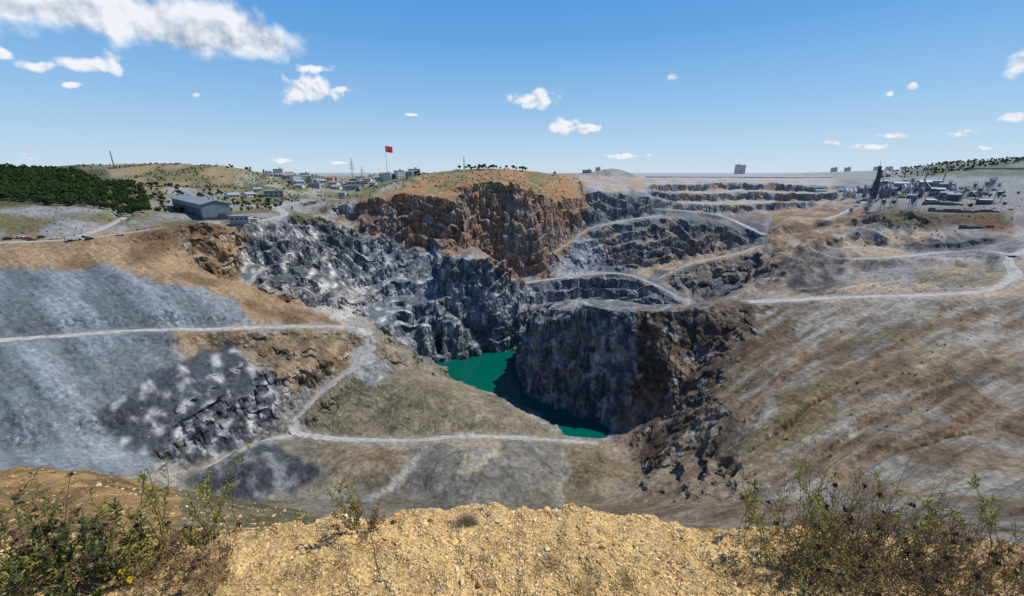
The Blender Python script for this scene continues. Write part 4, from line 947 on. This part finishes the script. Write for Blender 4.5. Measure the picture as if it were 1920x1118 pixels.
for i,(u,v,h0,h1) in enumerate(sh):
    b0=gp(u,v); o=plant('dry_shrub',b0,14,h0*.5,h1*.9,.12,.8,M_ly if i%4==0 else M_ld,M_stem,'tangled dry brown shrub with sparse olive leaves' ,400+i,8,.019,.006,7,.03,M_fb,.0017,bend=.2); o['group']=GR_
for i,(u,v,h) in enumerate(((1475,1030,.56),(1395,1005,.36),(1540,1030,.48),(1650,1050,.40),(1800,1060,.40),(1850,1070,.42),(1420,1030,.34),(1720,1060,.36))):
    b0=gp(u,v); o=plant('leafy_sprig',b0,2,h*.7,h*1.05,.05,.4,M_ly,M_stem,'upright sprig with yellow green pointed leaves',500+i,22,.027,.009,3,0,None,.0022,True,.12); o['group']='upright sprigs on the ledge'
g=random.Random(8); mb=MB()
def blade(b,d,L,w):
    s=Vector((g.gauss(0,1),g.gauss(0,1),0)).normalized()*w; m=b+d*L*.5; t=b+d*L+Vector((d.x,d.y,-.3))*L*.35
    mb.add([b-s,b+s,m+s*.7,t,m-s*.7],[(0,1,2,4),(4,2,3)])
cent=[]
for i in range(270):
    k=g.random()
    if k<.45: u,v=g.uniform(1400,1915),g.uniform(990,1117)
    elif k<.8: u,v=g.uniform(0,430),g.uniform(990,1117)
    else: u,v=g.uniform(450,1400),g.uniform(985,1115)
    cent.append((u,v,20 if k<.8 else 10))
for u,v,n in cent+[(1180,1100,110),(1110,1105,80),(590,1060,50),(530,1085,70),(1380,1080,90),(1640,1085,90),(400,1080,60),(480,1010,60),(1330,1000,40)]:
    b0=Vector(gp(u,v))
    for k in range(n):
        a=g.uniform(0,6.28); d=Vector((math.cos(a)*g.uniform(.1,.9),math.sin(a)*g.uniform(.1,.9),1)).normalized(); blade(b0+Vector((g.gauss(0,.03),g.gauss(0,.03),-.005)),d,g.uniform(.03,.12),.0011)
M_gr=simple('dry_grass_blade',(.32,.22,.10),.8,.4,12,trans=.3)
ob('dry_grass',mb.mesh('dg',[M_gr]),label='thin straw coloured dry grass on the ledge',cat='grass',kind='stuff')
mb=MB(); b0=Vector(gp(875,985))
for k in range(1100):
    d=Vector((g.gauss(0,1),g.gauss(0,1),abs(g.gauss(0,.7)))).normalized(); blade(b0+Vector((g.gauss(0,.018),g.gauss(0,.018),0)),d,g.uniform(.03,.075),.0009)
ob('dry_tuft',mb.mesh('dt',[simple('grey_twig',(.17,.12,.08),.9,.3,20)]),label='round grey brown dry cushion plant on gravel',cat='plant')
straw=simple('straw',(.3,.22,.11),.8,.2,9)
for i in range(16):
    b0=gp(g.uniform(1480,1850),1050); plant('grass_stalk',b0,1,.48,.68,.01,.3,M_ld,straw,'tall thin straw coloured grass stalk',600+i,8,.014,.0035,2,0,None,.0014,bend=.06)['group']='tall grass stalks above the dry shrubs'
g2=np.random.RandomState(4)
n=2500; uu=g2.uniform(-40,640,n); YY=g2.uniform(6,26,n); x=(uu-960)/F*YY/.82; z=Zf(x,YY); sz=.03+.12*g2.rand(n)**4
stones('slope_stones',np.stack([x,YY,z],1),sz,np.array([(.40,.28,.14)])*g2.uniform(.5,1.4,(n,1)),M_rub,g2,label='loose tan stones on the near dirt shoulder',cat='stones',kind='stuff')
# ---------------------------------------------------------------- camera, sun, world
cam=bpy.data.cameras.new('Camera'); cam.sensor_width=36; cam.lens=36*F/1920; cam.clip_start=.05; cam.clip_end=30000
co=link(bpy.data.objects.new('Camera',cam)); co.location=(0,0,0); co.rotation_euler=(math.pi/2-PIT,0,0); S.camera=co
SE=math.radians(60); SA=math.radians(72)
sd=Vector((math.sin(SA)*math.cos(SE),math.cos(SA)*math.cos(SE),math.sin(SE)))
sl=bpy.data.lights.new('Sun','SUN'); sl.energy=5.0; sl.angle=math.radians(.5); sl.color=(1,.955,.88)
so=link(bpy.data.objects.new('Sun',sl)); so.rotation_euler=sd.to_track_quat('Z','Y').to_euler()
W=bpy.data.worlds.new('World'); S.world=W; W.use_nodes=True; nt=W.node_tree; nt.nodes.clear()
out=N(nt,'ShaderNodeOutputWorld'); sky=N(nt,'ShaderNodeTexSky'); sky.sky_type='NISHITA'; sky.sun_disc=False
sky.sun_elevation=SE; sky.sun_rotation=SA; sky.air_density=1.0; sky.dust_density=.3; sky.ozone_density=4; sky.altitude=100
def M(op,a,b=None,clamp=False):
    n=N(nt,'ShaderNodeMath',operation=op); n.use_clamp=clamp
    for i,q in enumerate((a,b)):
        if q is None: continue
        if isinstance(q,(int,float)): n.inputs[i].default_value=q
        else: nt.links.new(q,n.inputs[i])
    return n.outputs[0]
def VM(op,a,b=None):
    n=N(nt,'ShaderNodeVectorMath',operation=op)
    for i,q in enumerate((a,b)):
        if q is None: continue
        if isinstance(q,(tuple,Vector)): n.inputs[i].default_value=tuple(q)
        else: nt.links.new(q,n.inputs[i])
    return n
tc=N(nt,'ShaderNodeTexCoord'); D0=VM('NORMALIZE',tc.outputs['Generated']).outputs[0]
sep=N(nt,'ShaderNodeSeparateXYZ'); nt.links.new(D0,sep.inputs[0])
rp=N(nt,'ShaderNodeValToRGB'); nt.links.new(sep.outputs['Z'],rp.inputs[0]); cr=rp.color_ramp
cr.elements[0].position=0; cr.elements[0].color=(.58,.73,.88,1); cr.elements[1].position=1; cr.elements[1].color=(.02,.11,.36,1)
for p_,c_ in ((.05,(.47,.66,.86)),(.14,(.29,.54,.84)),(.26,(.13,.39,.79)),(.40,(.06,.27,.70)),(.6,(.025,.17,.50))):
    e=cr.elements.new(p_); e.color=c_+(1,)
bgn=N(nt,'ShaderNodeVectorMath',operation='SCALE'); nt.links.new(sky.outputs[0],bgn.inputs[0]); bgn.inputs['Scale'].default_value=.09
mxs=N(nt,'ShaderNodeMix',data_type='RGBA'); mxs.inputs[0].default_value=.85; nt.links.new(bgn.outputs[0],mxs.inputs[6]); nt.links.new(rp.outputs[0],mxs.inputs[7])
bg=N(nt,'ShaderNodeBackground'); bg.inputs['Strength'].default_value=1.02; nt.links.new(mxs.outputs[2],bg.inputs['Color'])
def warp(sc_,am):
    nw=N(nt,'ShaderNodeTexNoise'); nw.inputs['Scale'].default_value=sc_; nw.inputs['Detail'].default_value=3; nt.links.new(D0,nw.inputs['Vector'])
    w1=VM('SUBTRACT',nw.outputs['Color'],(.5,.5,.5)).outputs[0]
    ws=N(nt,'ShaderNodeVectorMath',operation='SCALE'); nt.links.new(w1,ws.inputs[0]); ws.inputs['Scale'].default_value=am
    return VM('ADD',D0,ws.outputs[0]).outputs[0]
DW=warp(12,.03); DS=warp(45,.012)
def fb(vec,sc,rg_=.52,dt=6):
    n=N(nt,'ShaderNodeTexNoise'); n.inputs['Scale'].default_value=sc; n.inputs['Detail'].default_value=dt; n.inputs['Roughness'].default_value=rg_; nt.links.new(vec,n.inputs['Vector']); return n.outputs['Fac']
Lv=Vector((.5,.1,.85))
f1=fb(D0,16,.52,6); f2=fb(VM('ADD',D0,tuple(Lv*.02)).outputs[0],16,.52,6)
g1=fb(D0,42,.46,4); g2_=fb(VM('ADD',D0,tuple(Lv*.008)).outputs[0],42,.46,4)
clouds=[(150,0,215,50),(330,45,160,54),(470,78,95,46),(400,62,130,48),(250,25,200,52),(60,-10,130,34),(165,120,60,14),(215,118,20,22),(70,124,38,10),(582,168,58,28),(560,178,30,14),(635,168,26,8),(1000,188,44,20),(1010,182,24,22),(1078,241,54,10),(1060,234,26,14),(1108,240,24,9),(590,130,38,9),(1912,122,26,22),(1897,219,36,9),(1712,166,16,9),(1262,145,13,7),(1670,175,9,6),(1680,254,42,5),(1620,275,42,6),(1555,268,20,5),(1805,250,36,9),(535,300,22,6),(640,306,20,4),(0,97,16,12),(58,293,16,5),(1170,293,44,5),(1845,279,28,5),(775,215,14,3),(370,179,12,5),(130,159,22,6)]
def field(sel,DWv,gain):
    acc=None
    for (u,v,ru,rv) in sel:
        c=Vector(P(u,v,1.0)).normalized(); a=Vector(P(u+ru,v,1.0)).normalized(); bb=Vector(P(u,v-rv,1.0)).normalized()
        R=(a-c); R=R-c*R.dot(c); rx=R.length; R.normalize(); Uu=c.cross(R)
        if Uu.dot(bb-c)<0: Uu=-Uu
        ry=(bb-c).length
        px=M('ADD',VM('DOT_PRODUCT',DWv,R/rx).outputs['Value'],-c.dot(R)/rx)
        py=M('ADD',VM('DOT_PRODUCT',DWv,Uu/ry).outputs['Value'],-c.dot(Uu)/ry)
        d=M('ADD',M('MULTIPLY',px,px),M('MULTIPLY',py,py))
        acc=d if acc is None else M('MINIMUM',acc,d)
    e=M('MULTIPLY',M('MAXIMUM',M('SUBTRACT',1.0,M('SQRT',acc)),-1.2),gain)
    return e
eb=field([c for c in clouds if c[2]>=80],DW,1.9); es=field([c for c in clouds if c[2]<80],DS,1.35)
def cloud(e,n1_,n2_,amp,thr,k,gk):
    den=M('ADD',e,M('MULTIPLY',M('SUBTRACT',n1_,.5),amp))
    mrd=N(nt,'ShaderNodeMapRange',interpolation_type='SMOOTHSTEP'); nt.links.new(den,mrd.inputs['Value']); mrd.inputs['From Min'].default_value=thr-.1; mrd.inputs['From Max'].default_value=thr+.95
    li=M('ADD',M('MULTIPLY',M('SUBTRACT',n1_,n2_),k),M('SUBTRACT',1.08,M('MULTIPLY',M('MAXIMUM',den,0.0),gk)),True)
    return M('MULTIPLY',mrd.outputs[0],M('GREATER_THAN',e,-.9)),li
ab,lb_=cloud(eb,f1,f2,3.2,-.1,5.0,.30); as_,ls_=cloud(es,g1,g2_,3.2,-.05,3.0,.2)
al=M('MULTIPLY',M('MAXIMUM',ab,as_),M('GREATER_THAN',sep.outputs['Y'],0.0)); al=M('MULTIPLY',al,.96)
wb=M('GREATER_THAN',ab,as_); li=M('ADD',M('MULTIPLY',lb_,wb),M('MULTIPLY',ls_,M('SUBTRACT',1.0,wb)))
cm=N(nt,'ShaderNodeMix',data_type='RGBA'); nt.links.new(li,cm.inputs[0]); cm.inputs[6].default_value=(.36,.44,.58,1); cm.inputs[7].default_value=(.93,.95,.99,1)
bc=N(nt,'ShaderNodeBackground'); nt.links.new(cm.outputs[2],bc.inputs['Color']); bc.inputs['Strength'].default_value=.97
mx=N(nt,'ShaderNodeMixShader'); nt.links.new(al,mx.inputs[0]); nt.links.new(bg.outputs[0],mx.inputs[1]); nt.links.new(bc.outputs[0],mx.inputs[2]); nt.links.new(mx.outputs[0],out.inputs['Surface'])
S.view_settings.view_transform='Standard'; S.view_settings.look='None'; S.view_settings.exposure=0
